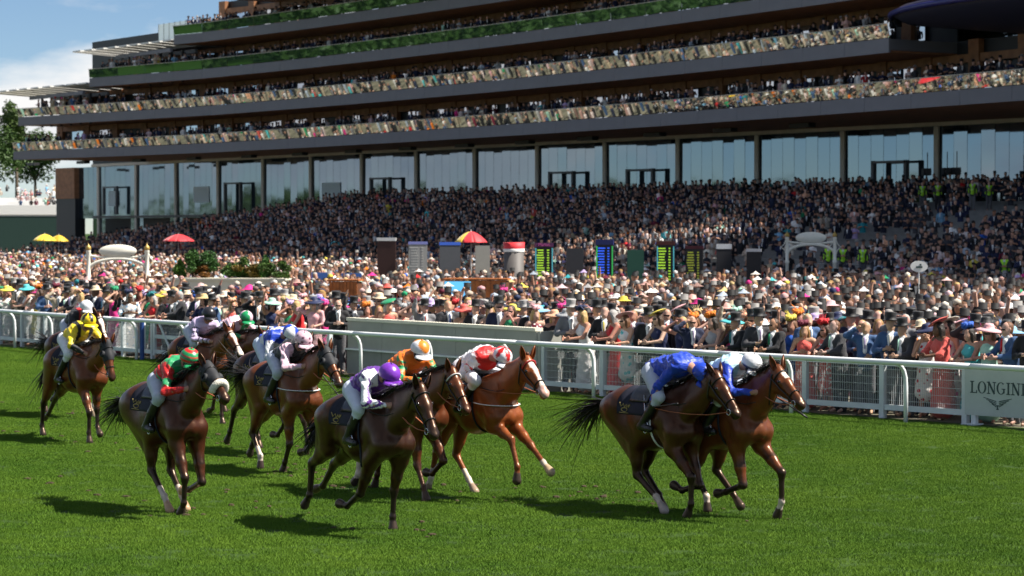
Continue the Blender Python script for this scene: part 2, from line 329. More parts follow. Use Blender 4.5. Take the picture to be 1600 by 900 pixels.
# ------------------------------------------------------------------ running rail, fence, gate, hoarding, board
M_RAIL = mat('rail_plastic', (.80, .82, .82), .35, .45, var=.05, scale=2)
M_FENCE = mat('fence_paint', (.60, .65, .66), .5, .4, var=.08, scale=3)
M_WIRE = mat('fence_wire', (.55, .58, .58), .5, .4, metal=.2)
M_BLUE = mat('post_blue', (.02, .06, .22), .4)
M_HOARD = mat('hoarding_grey', (.33, .33, .29), .6, var=.08, scale=2)
M_CREAM = mat('cream_paint', (.72, .68, .55), .6, var=.06, scale=3)
M_BOARD = mat('board_sage', (.47, .52, .50), .5, var=.03)
M_INK = mat('dark_ink', (.04, .07, .07), .6)
rail = empty('running_rail', rail_pt(-50), label='white plastic running rail on curved posts along the track edge', cat='rail'); ri = Matrix.Translation(rail.location).inverted()
def RP(u, dv, z):
    p = rail_pt(u, dv, z); return (p[0] - rail.location.x, p[1] - rail.location.y, z)
for k, u0 in enumerate(np.arange(-86, -14, 6.0)):
    one('rail_section', M_RAIL, lambda b: b.tube([RP(u0 + t, -.22, 1.07) for t in np.linspace(.01, 5.99, 13)], [.060] * 13, 10, flat=.85), rail, True)
pu = -33.62
post_me = MB(); post_me.tube([(0, 0, -.05), (0, 0, .62), (0, -.015, .80), (0, -.06, .92), (0, -.13, 1.0), (0, -.20, 1.03)], [.040, .040, .040, .039, .038, .036], 10)
post_me = post_me.mesh('rail_post', M_RAIL, True)
for k in range(-6, 20):
    u = pu - 2.74 * k; p = RP(u, 0, 0); link('rail_post', post_me, rail, p, (0, 0, rail_rot(u)))
# spectator fence: panels of wire mesh between square posts
fence = empty('spectator_fence', rail_pt(-45, .55), label='pale grey fence of framed wire mesh panels behind the running rail', cat='fence')
def FP(u, dv, z):
    p = rail_pt(u, dv, z); return (p[0] - fence.location.x, p[1] - fence.location.y, z)
PW = 1.80
b = MB(); b.box((0, 0, .53), (.11, .09, 1.06)); fpost = b.mesh('post', M_FENCE)
b = MB(); b.box((0, 0, 1.0), (PW - .112, .06, .10)); panel_me = b.mesh('top_bar', M_FENCE)
b = MB(); b.box((0, 0, .20), (PW - .112, .06, .10)); low_me = b.mesh('bottom_bar', M_FENCE)
b = MB()
for i in range(40): b.box((-PW / 2 + .07 + i * (PW - .14) / 39, 0, .60), (.006, .006, .70))
for z in (.33, .47, .61, .75, .89): b.box((0, -.007, z), (PW - .12, .006, .007))
wire_me = b.mesh('wire_mesh', M_WIRE)
def rail_u(px, dv=.5):
    a, b = -90.0, -15.0
    for _ in range(50):
        c = (a + b) / 2; a, b = (c, b) if to_px(rail_pt(c, dv)) < px else (a, c)
    return a
hoard_l, hoard_r = rail_u(545, 1.0), rail_u(870, 1.0)
gate_l, gate_r = rail_u(240), rail_u(392)
board_l = rail_u(1509)
def fence_run(u0, u1):
    n = max(1, round((u1 - u0) / PW)); s = (u1 - u0) / n
    for i in range(n + 1): link('post', fpost, fence, FP(u0 + i * s, .55, 0), (0, 0, rail_rot(u0 + i * s)))
    for i in range(n):
        u = u0 + (i + .5) * s; r = rail_rot(u)
        f = link('top_bar', panel_me, fence, FP(u, .55, 0), (0, 0, r)); f.scale = (s / PW, 1, 1)
        link('wire_mesh', wire_me, f)['kind'] = 'stuff'; link('bottom_bar', low_me, f)
fence_run(-86, gate_l - .15); fence_run(gate_r + .15, hoard_l - .1); fence_run(hoard_r + .15, board_l - .05)
def gate():
    gw = (gate_r - gate_l) / 2
    for k in range(2):
        uc = gate_l + gw * (k + .5); g = empty('gate', rail_pt(uc, .5), rail_rot(uc), ('pale grey gate leaf with diagonal braces nearest the blue post', 'pale grey braced gate leaf beside the lilac jockey, further from the blue post')[k], 'gate', 'gate leaves in the spectator fence')
        w = gw - .04
        for z, nm in ((1.0, 'rail_bar'), (.62, 'rail_bar'), (.22, 'rail_bar')): one(nm, M_FENCE, lambda b: b.box((0, 0, z), (w, .05, .10)), g)
        for x in (-1, 1): one('stile', M_FENCE, lambda b: b.box((x * (w / 2 - .06), -.003, .6), (.12, .058, .96)), g)
        for x in (-1, 1):
            one('brace', M_FENCE, lambda b: b.box((x * w * .22, -.03, .6), (.06, .03, 1.05 ), Matrix.Rotation(x * .75, 3, 'Y')), g)
        one('wire_mesh', M_WIRE, lambda b: [b.box((-w / 2 + .14 + i * (w - .28) / 40, .03, .6), (.006, .006, .76)) for i in range(41)] and [b.box((0, .036, z), (w - .2, .006, .007)) for z in (.32, .45, .72, .86)], g)
gate()
tag(one('finish_post', [M_BLUE, M_RAIL], lambda b: (b.tube([(0, 0, 0), (0, 0, 1.12)], .06, 12), setattr(b, 'cur', 1), b.tube([(.03, .11, .3), (.03, .11, 1.05)], .05, 12)), loc=ground(222, 563), smooth=False), 'dark blue post standing in the turf before the gate', 'post')
hw = empty('hoarding', W(hoard_l, 30.55), ROT_U, 'long grey hoarding panel with a cream cap behind the rail', 'hoarding')
hl = hoard_r - hoard_l; nh = 5
for i in range(nh):
    c = (i + .5) * hl / nh
    one('panel', M_HOARD, lambda b: b.box((c, 0, .95), (hl / nh - .012, .12, .66)), hw)
    one('panel', mat('hoarding_low', (.26, .26, .235), .6, var=.1, scale=2), lambda b: b.box((c, -.01, .32), (hl / nh - .012, .14, .56)), hw)
one('cap', M_CREAM, lambda b: b.box((hl / 2, 0, 1.315), (hl, .2, .07)), hw)
one('ledge', M_RAIL, lambda b: b.box((hl / 2, -.06, .615), (hl, .16, .035)), hw)
one('end_return', M_HOARD, lambda b: b.box((hl + .06, .35, .64), (.1, .8, 1.28)), hw)
def serif(b, ch, x, z, h):
    """one serifed capital drawn with thick and thin strokes in the x-z plane; returns its width"""
    T, t = h * .17, h * .075; y = -.004
    def bar(x0, z0, x1, z1, w):
        dx, dz = x1 - x0, z1 - z0; L = math.hypot(dx, dz); nx, nz = -dz / L * w / 2, dx / L * w / 2
        b.hexa([(x + x0 + nx, 0, z + z0 + nz), (x + x0 - nx, 0, z + z0 - nz), (x + x1 - nx, 0, z + z1 - nz), (x + x1 + nx, 0, z + z1 + nz)], [(x + x0 + nx, y, z + z0 + nz), (x + x0 - nx, y, z + z0 - nz), (x + x1 - nx, y, z + z1 - nz), (x + x1 + nx, y, z + z1 + nz)])
    def foot(xc, zc, w): bar(xc - w / 2, zc, xc + w / 2, zc, t)
    def arc(cx, cz, rx, rz, a0, a1):
        P = []; Q = []
        for k in range(25):
            a = R(a0 + (a1 - a0) * k / 24); w = (t + (T - t) * abs(math.cos(a))) / 2
            P.append(((rx + w) * math.cos(a), (rz + w * .6) * math.sin(a))); Q.append(((rx - w) * math.cos(a), (rz - w * .6) * math.sin(a)))
        for k in range(24):
            q = [P[k], P[k + 1], Q[k + 1], Q[k]]
            b.hexa([(x + cx + e[0], 0, z + cz + e[1]) for e in q], [(x + cx + e[0], y, z + cz + e[1]) for e in q])
    if ch == 'L': bar(.2 * h, 0, .2 * h, h, T); foot(.2 * h, h - t / 2, .4 * h); foot(.35 * h, t / 2, .7 * h); bar(.68 * h, 0, .68 * h, .25 * h, t); return .75 * h
    if ch == 'I': bar(.2 * h, 0, .2 * h, h, T); foot(.2 * h, h - t / 2, .4 * h); foot(.2 * h, t / 2, .4 * h); return .45 * h
    if ch == 'N': bar(.15 * h, 0, .15 * h, h, t); bar(.75 * h, 0, .75 * h, h, t); bar(.15 * h, h, .75 * h, 0, T); foot(.15 * h, t / 2, .34 * h); foot(.12 * h, h - t / 2, .3 * h); foot(.75 * h, h - t / 2, .34 * h); return .95 * h
    if ch == 'O': arc(.42 * h, .5 * h, .36 * h, .48 * h, 0, 360); return .9 * h
    if ch == 'G': arc(.42 * h, .5 * h, .36 * h, .48 * h, 45, 315); bar(.72 * h, 0.1 * h, .72 * h, .45 * h, T * .8); foot(.68 * h, .45 * h, .36 * h); return .92 * h
    if ch == 'E': bar(.2 * h, 0, .2 * h, h, T); foot(.35 * h, h - t / 2, .7 * h); foot(.35 * h, t / 2, .7 * h); foot(.4 * h, .5 * h, .4 * h); bar(.66 * h, 0, .66 * h, .22 * h, t); bar(.66 * h, h, .66 * h, .8 * h, t); return .78 * h
    if ch == 'S': arc(.3 * h, .74 * h, .2 * h, .23 * h, 30, 270); arc(.3 * h, .26 * h, .22 * h, .23 * h, -150, 90); return .62 * h
adb = empty('advertising_board', rail_pt(board_l, .5), rail_rot(board_l), 'sage green advertising board with dark serif lettering and winged hourglass emblem', 'board')
one('panel', M_BOARD, lambda b: b.box((1.9, 0, .60), (3.8, .06, .86)), adb)
for x in (.18, 1.9, 3.5): one('foot', M_FENCE, lambda b: (b.box((x, .02, .09), (.10, .08, .18)), b.box((x, -.05, .012), (.24, .34, .024))), adb)
def lettering(b):
    x = .12
    for ch in 'LONGINES': x += serif(b, ch, x, .56, .21) + .012
one('lettering', M_INK, lettering, adb, loc=(0, -.032, 0))
def emblem(b):
    for s in (-1, 1):
        for i in range(4): b.hexa([(s * .03, 0, .44 - i * .03), (s * (.30 - i * .06), 0, .50 - i * .035), (s * (.31 - i * .06), 0, .49 - i * .035), (s * .03, 0, .425 - i * .03)][::s], [(s * .03, -.004, .44 - i * .03), (s * (.30 - i * .06), -.004, .50 - i * .035), (s * (.31 - i * .06), -.004, .49 - i * .035), (s * .03, -.004, .425 - i * .03)][::s])
    b.box((0, -.002, .36), (.05, .004, .02)); b.box((0, -.002, .30), (.05, .004, .02)); b.box((0, -.002, .33), (.018, .004, .05))
one('emblem', M_INK, emblem, adb, loc=(.72, -.032, 0))
# ------------------------------------------------------------------ grandstand
M_FASC = mat('fascia_grey', (.155, .155, .175), .55, .4, var=.10, scale=.5)
M_SOFF = mat('soffit_timber', (.32, .14, .065), .6, var=.3, scale=1.5)
M_TIMB = mat('timber_wall', (.26, .115, .05), .6, var=.25, scale=2)
M_DARK = mat('dark_frame', (.025, .027, .03), .5)
M_FRAME = mat('grey_frame', (.10, .11, .12), .5)
M_CONC = mat('column_beige', (.55, .51, .43), .7, var=.08, scale=2)
M_STEP = mat('step_concrete', (.22, .22, .21), .85, var=.15, scale=2)
M_NOSE = mat('step_nosing', (.6, .6, .58), .7)
G_BAL = mat_glass('balustrade_glass', (.86, .90, .86), .46, .015, (.03, .04, .035))
G_GRN = mat_glass('balustrade_glass_green', (.42, .60, .46), .50, .015, (.03, .06, .04))
G_WIN = mat_glass('window_glass', (.92, .95, 1.0), .55)
G_WALL = mat_glass('wall_glass', (.55, .70, .82), .33, .03, (.015, .022, .028))
G_DARK = mat_glass('dark_glass', (.5, .6, .7), .12, .05)
BU = [-250, -240, -225, -210, -192, -176, -160, -144, -122, -101, -70]; BV = [101.6, 102.9, 105.8, 107.8, 108.3, 108.1, 107.5, 106.4, 104.2, 101.5, 98]
def vf(u): return float(np.interp(u, BU, BV))
stand = empty('grandstand', W(-170, 118), ROT_U, 'long curved grandstand of grey balconies, timber walls and glass', 'grandstand')
SO = np.array(W(-170, 118))
def SL(u, v, z): return (u + 170, v - 118, z)       # the grandstand's own axes run along u and v
SEG = 4.65
LEV = [(10.5, 11.35, -242, -78, G_BAL), (13.9, 14.75, -241, -113, G_BAL), (17.3, 18.15, -229, -113, G_GRN), (20.65, 21.5, -215, -113, G_GRN), (24.2, 25.05, -206, -113, G_GRN)]
UNIT = {}
def unit(name, m, d):
    k = (name, m.name, d)
    if k not in UNIT: b = MB(); b.box((0, 0, 0), d); UNIT[k] = b.mesh(name, m)
    return UNIT[k]
def piece(name, m, d, u, v, z, rz=0.0, rx=0.0, sx=1.0):
    o = link(name, unit(name, m, d), stand, SL(u, v, z), (rx, 0, rz)); o.scale = (sx, 1, 1); return o
for li, (zb, zt, ul, ur, gm) in enumerate(LEV):
    n = round((ur - ul) / SEG); s = (ur - ul) / n; U = [ul + i * s for i in range(n + 1)]
    # slab: floor and timber soffit
    one('floor_slab', M_FASC, lambda b: b.grid([[SL(u, vf(u) + .14, zt - .05) for u in U], [SL(u, 119.5, zt - .05) for u in U]], [[SL(u, vf(u) + .14, zb + .15) for u in U], [SL(u, 119.5, zb + .15) for u in U]]), stand)
    one('soffit', M_SOFF, lambda b: b.grid([[SL(u, 119.4, zb + .03) for u in U], [SL(u, vf(u) + .15, zb + .03) for u in U]], [[SL(u, 119.4, zb + .12) for u in U], [SL(u, vf(u) + .15, zb + .12) for u in U]]), stand)
    for i in range(n):
        u = (U[i] + U[i + 1]) / 2; v0, v1 = vf(U[i]), vf(U[i + 1]); rz = math.atan2(v1 - v0, s); L = math.hypot(s, v1 - v0)
        piece('fascia_panel', M_FASC, (SEG, .14, zt - zb), u, (v0 + v1) / 2 + .07, (zb + zt) / 2, rz, rng.uniform(-.012, .012), (L - .025) / SEG)
        if li < 4:
            piece('balustrade_pane', gm, (SEG, .024, .80), u, (v0 + v1) / 2 - .03, zt + .44, rz + rng.uniform(-.003, .003), R((11.6, 13.6, 5.6, 6.6)[li] + rng.uniform(-.35, .35)), (L - .05) / SEG)
            piece('handrail', M_CONC, (SEG, .05, .04), u, (v0 + v1) / 2 - .10, zt + .865, rz, 0, L / SEG)
        piece('balcony_end', M_FASC, (.1, 5, zt - zb), ul, vf(ul) + 2.6, (zb + zt) / 2 - .002) if i == 0 else None
    # back wall of the balcony: timber piers, windows and doors
    if li < 4:
        nxt = LEV[li + 1][0] if li + 1 < len(LEV) else zt + 2.6
        hgt = nxt + .02 - zt
        for i in range(n):
            u = (U[i] + U[i + 1]) / 2; bv = vf(u) + 5.2; rz = math.atan2(vf(U[i + 1]) - vf(U[i]), s)
            piece('dark_wall', M_DARK, (SEG, .1, 3.4), u, bv + .35, zt + 1.7, rz)
            piece('timber_pier', M_TIMB, (1.0, .4, 3.4), U[i], vf(U[i]) + 5.2, zt + 1.7, rz)
            piece('lintel', M_TIMB, (SEG - 1.0, .3, .5), u + .0, bv + .05, zt + hgt - .26, rz)
            pat = rng.choice(((1, 1, 0), (1, 0, 1), (0, 1, 1), (1, 1, 1), (0, 1, 0), (1, 0, 0)))
            for k in range(3):
                if pat[k]: 
                    w = piece('window', G_WIN, (1.08, .03, 2.3), u - 1.18 + k * 1.18, bv + .2, zt + 1.2, rz + rng.uniform(-.006, .006), rng.uniform(-.01, .01))
# left ends: slatted awnings over the end terraces
for (zb, ua, ub) in ((17.0, -247, -229.2), (20.4, -232, -215.2)):
    n = 9; s = (ub - ua) / n
    for i in range(n):
        u = ua + (i + .5) * s; piece('awning_panel', mat('awning_white', (.75, .74, .70), .5), (s - .08, 5.2, .14), u, vf(u) + 2.6, zb + .32 + .03 * i, 0, R(-3))
    for dv in (1.0, 3.6): one('awning_beam', M_FASC, lambda b: b.box(SL((ua + ub) / 2 + 2.6, vf(ua) + 1.5 + dv, zb - .25), (ub - ua - 5, .25, .35)), stand)
    for i in range(6): piece('awning_post', M_DARK, (.22, .22, 3.0), ua + 5.5 + i * 2.3, vf(ua) + 3.6, zb - 1.7)
    for i in range(5): piece('window', G_WIN, (1.08, .03, 2.3), ua + 6.6 + i * 2.3, vf(ua) + 6.4, zb - 1.55)
    piece('timber_pier', M_TIMB, (1.2, .4, 3.0), ua + 11, vf(ua) + 6.1, zb - 1.7)
for i in range(8): piece('windscreen_pane', mat('clear_pane', (.55, .65, .66), .15, .5), (1.1, .02, 2.5), -217.5 - i * .0 + (-7.4 + i * 1.16), vf(-218) + 4.0, 22.1)
for i in range(9): piece('windscreen_post', M_DARK, (.05, .06, 2.6), -217.5 - 7.98 + i * 1.16, vf(-218) + 4.0, 22.1)
piece('upper_terrace_floor', M_FASC, (11, 6, .3), -220, vf(-218) + 5.5, 20.72)
# ground floor: tall glazed bays between beige columns
BAY = 9.3; ub0 = -124.6
for k in range(-3, 16):
    u = ub0 - BAY * k
    piece('column', M_CONC, (.42, .14, 10.2), u, 117.86, 5.15)
    if k == 15: break
    for j in range(7):
        w = (BAY - .44) / 7; x = u - .22 - w * (j + .5)
        piece('glass_pane', G_WALL, (w - .03, .04, 5.6), x, 118.0, 7.5, rng.uniform(-.003, .003), rng.uniform(-.006, .006))
        piece('low_pane', G_WALL, (w - .03, .04, 4.4), x, 118.02, 2.48, rng.uniform(-.006, .006), rng.uniform(-.012, .012)) if j in (0, 6) else None
    if k in (0, 3, 4, 7, 10, 13):
        ud = u - BAY * (.42 + .12 * (k % 3))
        piece('door_frame', M_FRAME, (3.4, .3, .16), ud, 117.3, 8.0)
        for sx in (-1, 1): piece('door_frame', M_FRAME, (.24, .3, 3.0), ud + sx * 1.6, 117.3, 6.6)
    one('hall_screen', mat('hall_light', (.45, .55, .58), .5), lambda b: b.box(SL(u - BAY * (.3 + .1 * (k % 5)), 117.93, 6.6 + .2 * (k % 3)), (1.6 + .9 * (k % 3), .02, 1.6)), stand) if k in (8, 11, 13) else None
piece('transom', M_CONC, (160, .3, .3), -176, 117.75, 10.42)
piece('transom', M_DARK, (160, .2, .22), -176, 117.85, 4.85)
# lamp clusters hung below the first balcony
for k in range(16): piece('lamp_cluster', M_DARK, (2.0, .6, .28), ub0 - BAY * k - 5.5, vf(ub0 - BAY * k) + 6.5, 10.36)
# end wall, recessed tower and canopy, and unseen shading blocks above
piece('end_wall', M_TIMB, (5.0, 1.2, 3.4), -262.5, 118, 8.6); piece('end_wall', M_DARK, (5.0, 1.2, 6.9), -262.5, 118.1, 3.45)
one('core', M_DARK, lambda b: b.box(SL(-170, 130, 12.2), (186, 18, 24.3)), stand)
one('upper_shade_block', M_FASC, lambda b: b.box(SL(-155, 116, 32.2), (88, 28, 15.6)), stand)  # unseen mass above the frame, height and front set to shade the terrace
one('high_shade_block', M_FASC, lambda b: b.box(SL(-64, 111, 34.0), (56, 46, 18)), stand)  # unseen roof mass, sized and brought forward to cast shade on the lawn
for i in range(9):
    for j in range(4): piece('tower_pane', G_DARK if (i + j) % 3 else G_WALL, (3.7, .05, 3.5), -111 + i * 3.85, 110.5, 13.3 + j * 3.65, rng.uniform(-.01, .01))
one('tower_wall', M_DARK, lambda b: b.box(SL(-94, 111.5, 18), (38, 1.6, 14.5)), stand)
for i in range(10): piece('tower_mullion', M_DARK, (.18, .3, 14.6), -113 + i * 3.85, 110.4, 18.6)
M_PURP = mat('canopy_blue_edge', (.02, .02, .14), .4)
one('canopy', mat('canopy_dark', (.03, .03, .06), .5), lambda b: b.lathe([(0, .9), (13.5, .55), (14, .15), (13.2, -.25), (6, -1.2), (0, -1.5)], 40, SL(-99, 107.5, 15.9), sx=1.15, sy=.62), stand, True)
one('canopy_edge', M_PURP, lambda b: b.tube([SL(-99 + 16.15 * math.cos(a), 107.5 + 8.75 * math.sin(a), 16.05) for a in np.linspace(-3.3, .2, 50)], .16, 8), stand, True)
# stepped terrace
NST, TV0, TD, TR = 17, 80.0, 2.0, .305
terr = tag(empty('terrace', W(-130, 80), ROT_U), 'stepped concrete viewing terrace below the glass bays', kind='structure')
TL = lambda u, v, z: (u + 130, v - 80, z)
def terr_z(v): return 0.0 if v < TV0 else min(NST, int((v - TV0) / TD) + 1) * TR
for i in range(NST):
    w = TD if i < NST - 1 else 118 - TV0 - TD * (NST - 1)
    one('step', M_STEP, lambda b: b.box(TL(-128, TV0 + TD * i + w / 2, TR * (i + 1) / 2), (130, w, TR * (i + 1))), terr)
def aisle_steps(uc, wd):
    for i in range(NST):
        for j in range(2):
            one('aisle_step', M_STEP, lambda b: b.box(TL(uc, TV0 + TD * i - .75 + j * .5 + .25, TR * i + .11 * (j + 1) / 2 + .004), (wd, .5, .11 * (j + 1))), terr)
            one('step_nosing', M_NOSE, lambda b: b.box(TL(uc, TV0 + TD * i - .75 + j * .5 + .03, TR * i + .11 * (j + 1) + .008), (wd, .09, .012)), terr)
aisle_steps(-101.5, 4.6)
def rail_run(name, u0, u1, v, z, label, h=1.05, post=1.8, parent_group='steel handrails on the terrace'):
    g = empty(name, W(u0, v, z), ROT_U, label, 'railing', parent_group); n = max(1, round((u1 - u0) / post)); M = mat('steel_rail', (.32, .34, .36), .4, metal=.6)
    for i in range(n + 1): one('baluster', M, lambda b: b.tube([((u1 - u0) * i / n, 0, -.02), ((u1 - u0) * i / n, 0, h)], .028, 6), g)
    for zz in (h, h * .5): one('rail_bar', M, lambda b: b.tube([(0, 0, zz), (u1 - u0, 0, zz)], .024, 6), g)
for k, (a, b_, v, t) in enumerate(((-104.3, -98.7, 79.2, 'steel handrail across the foot of the terrace steps'), (-94, -86, 80.6, 'steel handrail near the white cabin end of the terrace foot'), (-84.5, -78, 77.5, 'steel barrier before the terrace at the far right edge'), (-150, -118, 79.4, 'long steel handrail behind the row of price boards'), (-190, -155, 79.4, 'long steel handrail behind the leafy planter'))):
    rail_run('handrail', a, b_, v, terr_z(v), t)
wall = tag(one('ramp_wall', M_CREAM, lambda b: b.hexa([W(-195.9, 80, 0), W(-195.2, 80, 0), W(-195.2, 112, 0), W(-195.9, 112, 0)], [W(-195.9, 80, 1.0), W(-195.2, 80, 1.0), W(-195.2, 112, 6.0), W(-195.9, 112, 6.0)])), 'cream sloping end wall of the stepped terrace', 'wall')
# ------------------------------------------------------------------ props in the enclosure
M_IVORY = mat('ivory_paint', (.80, .77, .66), .45, var=.04)
M_GILT = mat('gilt', (.45, .30, .08), .4, metal=.3)
def arch(px, v, z, s, sz, rz, label):
    a = empty('archway_sign', (*at(px, v)[:2], z), rz, label, 'archway sign', 'ivory archway signs'); a.scale = (s, s, sz)
    for x in (-1.3, 1.3):
        p = one('post', M_IVORY, lambda b: b.lathe([(.13, 0), (.13, .5), (.095, .55), (.09, 1.7), (.12, 1.72), (.12, 1.82), (.09, 1.85), (.09, 2.75), (.11, 2.78), (.11, 2.86)], 12, (x, 0, 0)), a, True)
        one('finial', M_GILT, lambda b: b.lathe([(.10, 2.87), (.13, 2.93), (.11, 3.0), (.03, 3.06), (.012, 3.13), (.001, 3.15)], 12, (x, 0, 0)), p, True)
        one('bracket', M_IVORY, lambda b: [b.tube([(x + s2 * .07, 0, 2.1), (x + s2 * .16, 0, 2.3), (x + s2 * .32, 0, 2.42), (x + s2 * .16, 0, 2.55), (x + s2 * .07, 0, 2.75)], .022, 6) for s2 in (-1, 1)], p, True)
    one('arch_bar', M_IVORY, lambda b: b.tube([(1.28 * math.cos(t), 0, 2.12 + .42 * math.sin(t)) for t in np.linspace(math.pi, 0, 21)], .065, 8), a, True)
    one('arch_bar', M_IVORY, lambda b: b.tube([(1.28 * math.cos(t), 0, 2.70 - .12 * math.sin(t)) for t in np.linspace(math.pi, 0, 21)], .04, 8), a, True)
    one('sign_plate', M_IVORY, lambda b: b.lathe([(.001, -.05), (.80, -.05), (.84, -.02), (.84, .02), (.80, .05), (.001, .05)], 36, (0, 0, 2.83), Matrix.Rotation(math.pi / 2, 3, 'X'), 1, .30), a, True)
arch(184, 39.5, 0, .80, .94, .05, 'ivory archway with oval plate above the packed lawn, gilt finials, on the left')
arch(1267, 79.2, 0, .86, 1.08, -.05, 'shaded ivory archway with oval plate before the terrace steps')
def umbrella(px, v, top, rad, cols, label, rz=0.0):
    p = at(px, v); g = empty('parasol', (p[0], p[1], 0), rz, label, 'parasol', 'large parasols over the betting pitches')
    one('pole', mat('pole_grey', (.4, .4, .4), .4), lambda b: b.tube([(0, 0, 0), (0, 0, top)], .03, 8), g, True)
    n = 8
    for k in range(n):
        a0, a1 = 2 * math.pi * k / n, 2 * math.pi * (k + 1) / n
        def gore(b):
            rows = []
            for f in np.linspace(.02, 1, 7):
                z = top - .46 * f ** 1.7; sag = .04 * f
                rows.append([(rad * f * math.cos(a) * (1 - .05 * math.sin((a - a0) / (a1 - a0) * math.pi) * f), rad * f * math.sin(a) * (1 - .05 * math.sin((a - a0) / (a1 - a0) * math.pi) * f), z - sag * math.sin((a - a0) / (a1 - a0) * math.pi) * .5) for a in np.linspace(a0, a1, 5)])
            b.grid(rows, [[(q[0], q[1], q[2] - .012) for q in r_] for r_ in rows])
        one('gore', cols[k % len(cols)], gore, g, True)
        one('rib', mat('rib_dark', (.08, .08, .08), .5), lambda b: b.tube([(rad * f * math.cos(a0), rad * f * math.sin(a0), top - .46 * f ** 1.7 - .025) for f in (.03, .35, .7, 1.0)], .010, 5), g)
    one('tip', mat('pole_grey', (.4, .4, .4)), lambda b: b.lathe([(.03, top - .02), (.02, top + .06), (.001, top + .1)], 8), g, True)
MR, MY = mat('parasol_red', (.62, .02, .03), .6, sheen=.2), mat('parasol_yellow', (.75, .52, .02), .6, sheen=.2)
umbrella(279, 78, 3.15, 1.10, [MR], 'plain red parasol beyond the planter on the left')
umbrella(736, 60.5, 3.36, .72, [MR, MR, MY, MY, MY, MR, MR, MR], 'red and yellow parasol behind the price boards', .2)
umbrella(70, 74, 3.15, .85, [MY], 'yellow parasol, larger of the two at the left edge')
umbrella(92, 80, 3.05, .75, [MY, mat('parasol_amber', (.55, .33, .02), .6)], 'amber and yellow parasol just right of the plain yellow one', .3)
# bookmakers' price boards
LED = {k: mat_emit('led_' + k, c, s) for k, c, s in (('blue', (.03, .12, .9), .55), ('lime', (.45, .8, .05), .4), ('green', (.05, .6, .12), .35), ('amber', (.8, .5, .05), .4), ('cyan', (.1, .5, .6), .3))}
def price_board(px, v, w, h, z0, body, head, label, led=None, side=None, top=.22, text=None, headm=None):
    p = at(px, v); rz = math.atan2(p[1], p[0]) - math.pi / 2 + rng.uniform(-.15, .15)
    g = empty('price_board', (p[0], p[1], 0), rz, label, 'price board', "bookmakers' price boards")
    one('panel', body, lambda b: b.box((0, 0, z0 + h / 2), (w, .14, h)), g)
    for x in (-w * .35, w * .35): one('leg', M_DARK, lambda b: b.tube([(x, .03, 0), (x, .03, z0 + .05)], .025, 6), g)
    if head: one('header', head, lambda b: b.box((0, -.01, z0 + h + top / 2), (w * 1.04, .15, top)), g)
    if led:
        def rows(b):
            for i in range(13):
                zz = z0 + h - .14 - i * (h - .25) / 13
                b.box((-w * .20 + rng.uniform(-.02, .02), -.075, zz), (w * rng.uniform(.3, .44), .012, .05)); b.box((w * .22, -.075, zz), (w * rng.uniform(.08, .14), .012, .05))
        one('price_rows', led, rows, g)['kind'] = 'stuff'
    if side:
        for s2 in (-1, 1): one('side_strip', side, lambda b: b.box((s2 * w * .45, -.075, z0 + h / 2), (w * .06, .014, h * .94)), g)
    if text:
        cu = bpy.data.curves.new('lettering', 'FONT'); cu.body = text; cu.size = top * 1.0; cu.align_x = 'CENTER'; cu.extrude = .004; cu.materials.append(headm or M_WHITE)
        tmp = bpy.data.objects.new('lettering', cu); col.objects.link(tmp); bpy.context.view_layer.update(); lm = bpy.data.meshes.new_from_object(tmp.evaluated_get(bpy.context.evaluated_depsgraph_get())); bpy.data.objects.remove(tmp); link('lettering', lm, g, (0, -.092, z0 + h + .04), (math.pi / 2, 0, 0))
def pm(n, c): return mat('board_' + n, c, .6, var=.05)
B0 = pm('black', (.015, .015, .017)); 
for px, v, w, h, body, head, lab, kw in (
    (604, 57, .80, 1.9, pm('brown', (.045, .018, .014)), M_WHITE, 'dark brown board topped by a small white crest', dict(top=.14)),
    (653, 58, .80, 1.75, pm('grey', (.28, .28, .27)), pm('violet', (.20, .22, .50)), 'grey price board with violet header strip', dict(top=.12, led=pm('chalked', (.42, .42, .40)))),
    (703, 59, .88, 1.72, pm('slate', (.07, .075, .085)), pm('royal', (.04, .12, .55)), 'slate price board with bright blue header strip', dict(top=.13)),
    (754, 60, .62, 1.7, pm('stone', (.30, .29, .26)), None, 'plain stone grey board left of the red topped board', {}),
    (850, 62, .78, 1.65, B0, pm('plum', (.09, .02, .08)), 'dark price board with pink Market lettering', dict(led=LED['lime'], side=LED['cyan'], text='Market', headm=mat('pink_letters', (.6, .12, .35), .5), top=.17)),
    (898, 62, .72, 1.6, pm('ash', (.05, .05, .055)), None, 'blank ash grey board right of the Market board', {}),
    (945, 63, .72, 1.75, B0, pm('indigo', (.03, .04, .16)), 'price board of blue lit rows with indigo header', dict(led=LED['blue'], side=LED['green'], top=.22)),
    (993, 63, .68, 1.55, pm('racing_green', (.015, .075, .05)), None, 'plain dark green board', {}),
    (1040, 64, .74, 1.75, B0, pm('maroon', (.10, .025, .02)), 'price board of lime lit rows with maroon header', dict(led=LED['lime'], side=LED['cyan'], top=.16)),
    (1085, 64, .70, 1.6, B0, pm('wine', (.08, .012, .02)), 'dim olive price board right of the lime lit board', dict(led=mat_emit('led_olive', (.35, .4, .04), .25), side=None, top=.12)),
    (1131, 65, .60, 1.6, pm('tar', (.010, .010, .014)), pm('pale', (.45, .47, .50)), 'narrow black board with pale header, right of the olive board', dict(top=.2)),
    (1178, 65, .58, 1.5, pm('tar', (.010, .010, .014)), pm('chalk', (.50, .50, .52)), 'short black board with thin chalk white header', dict(top=.12))):
    price_board(px, v, w, h, 1.05, body, head, lab, **kw)
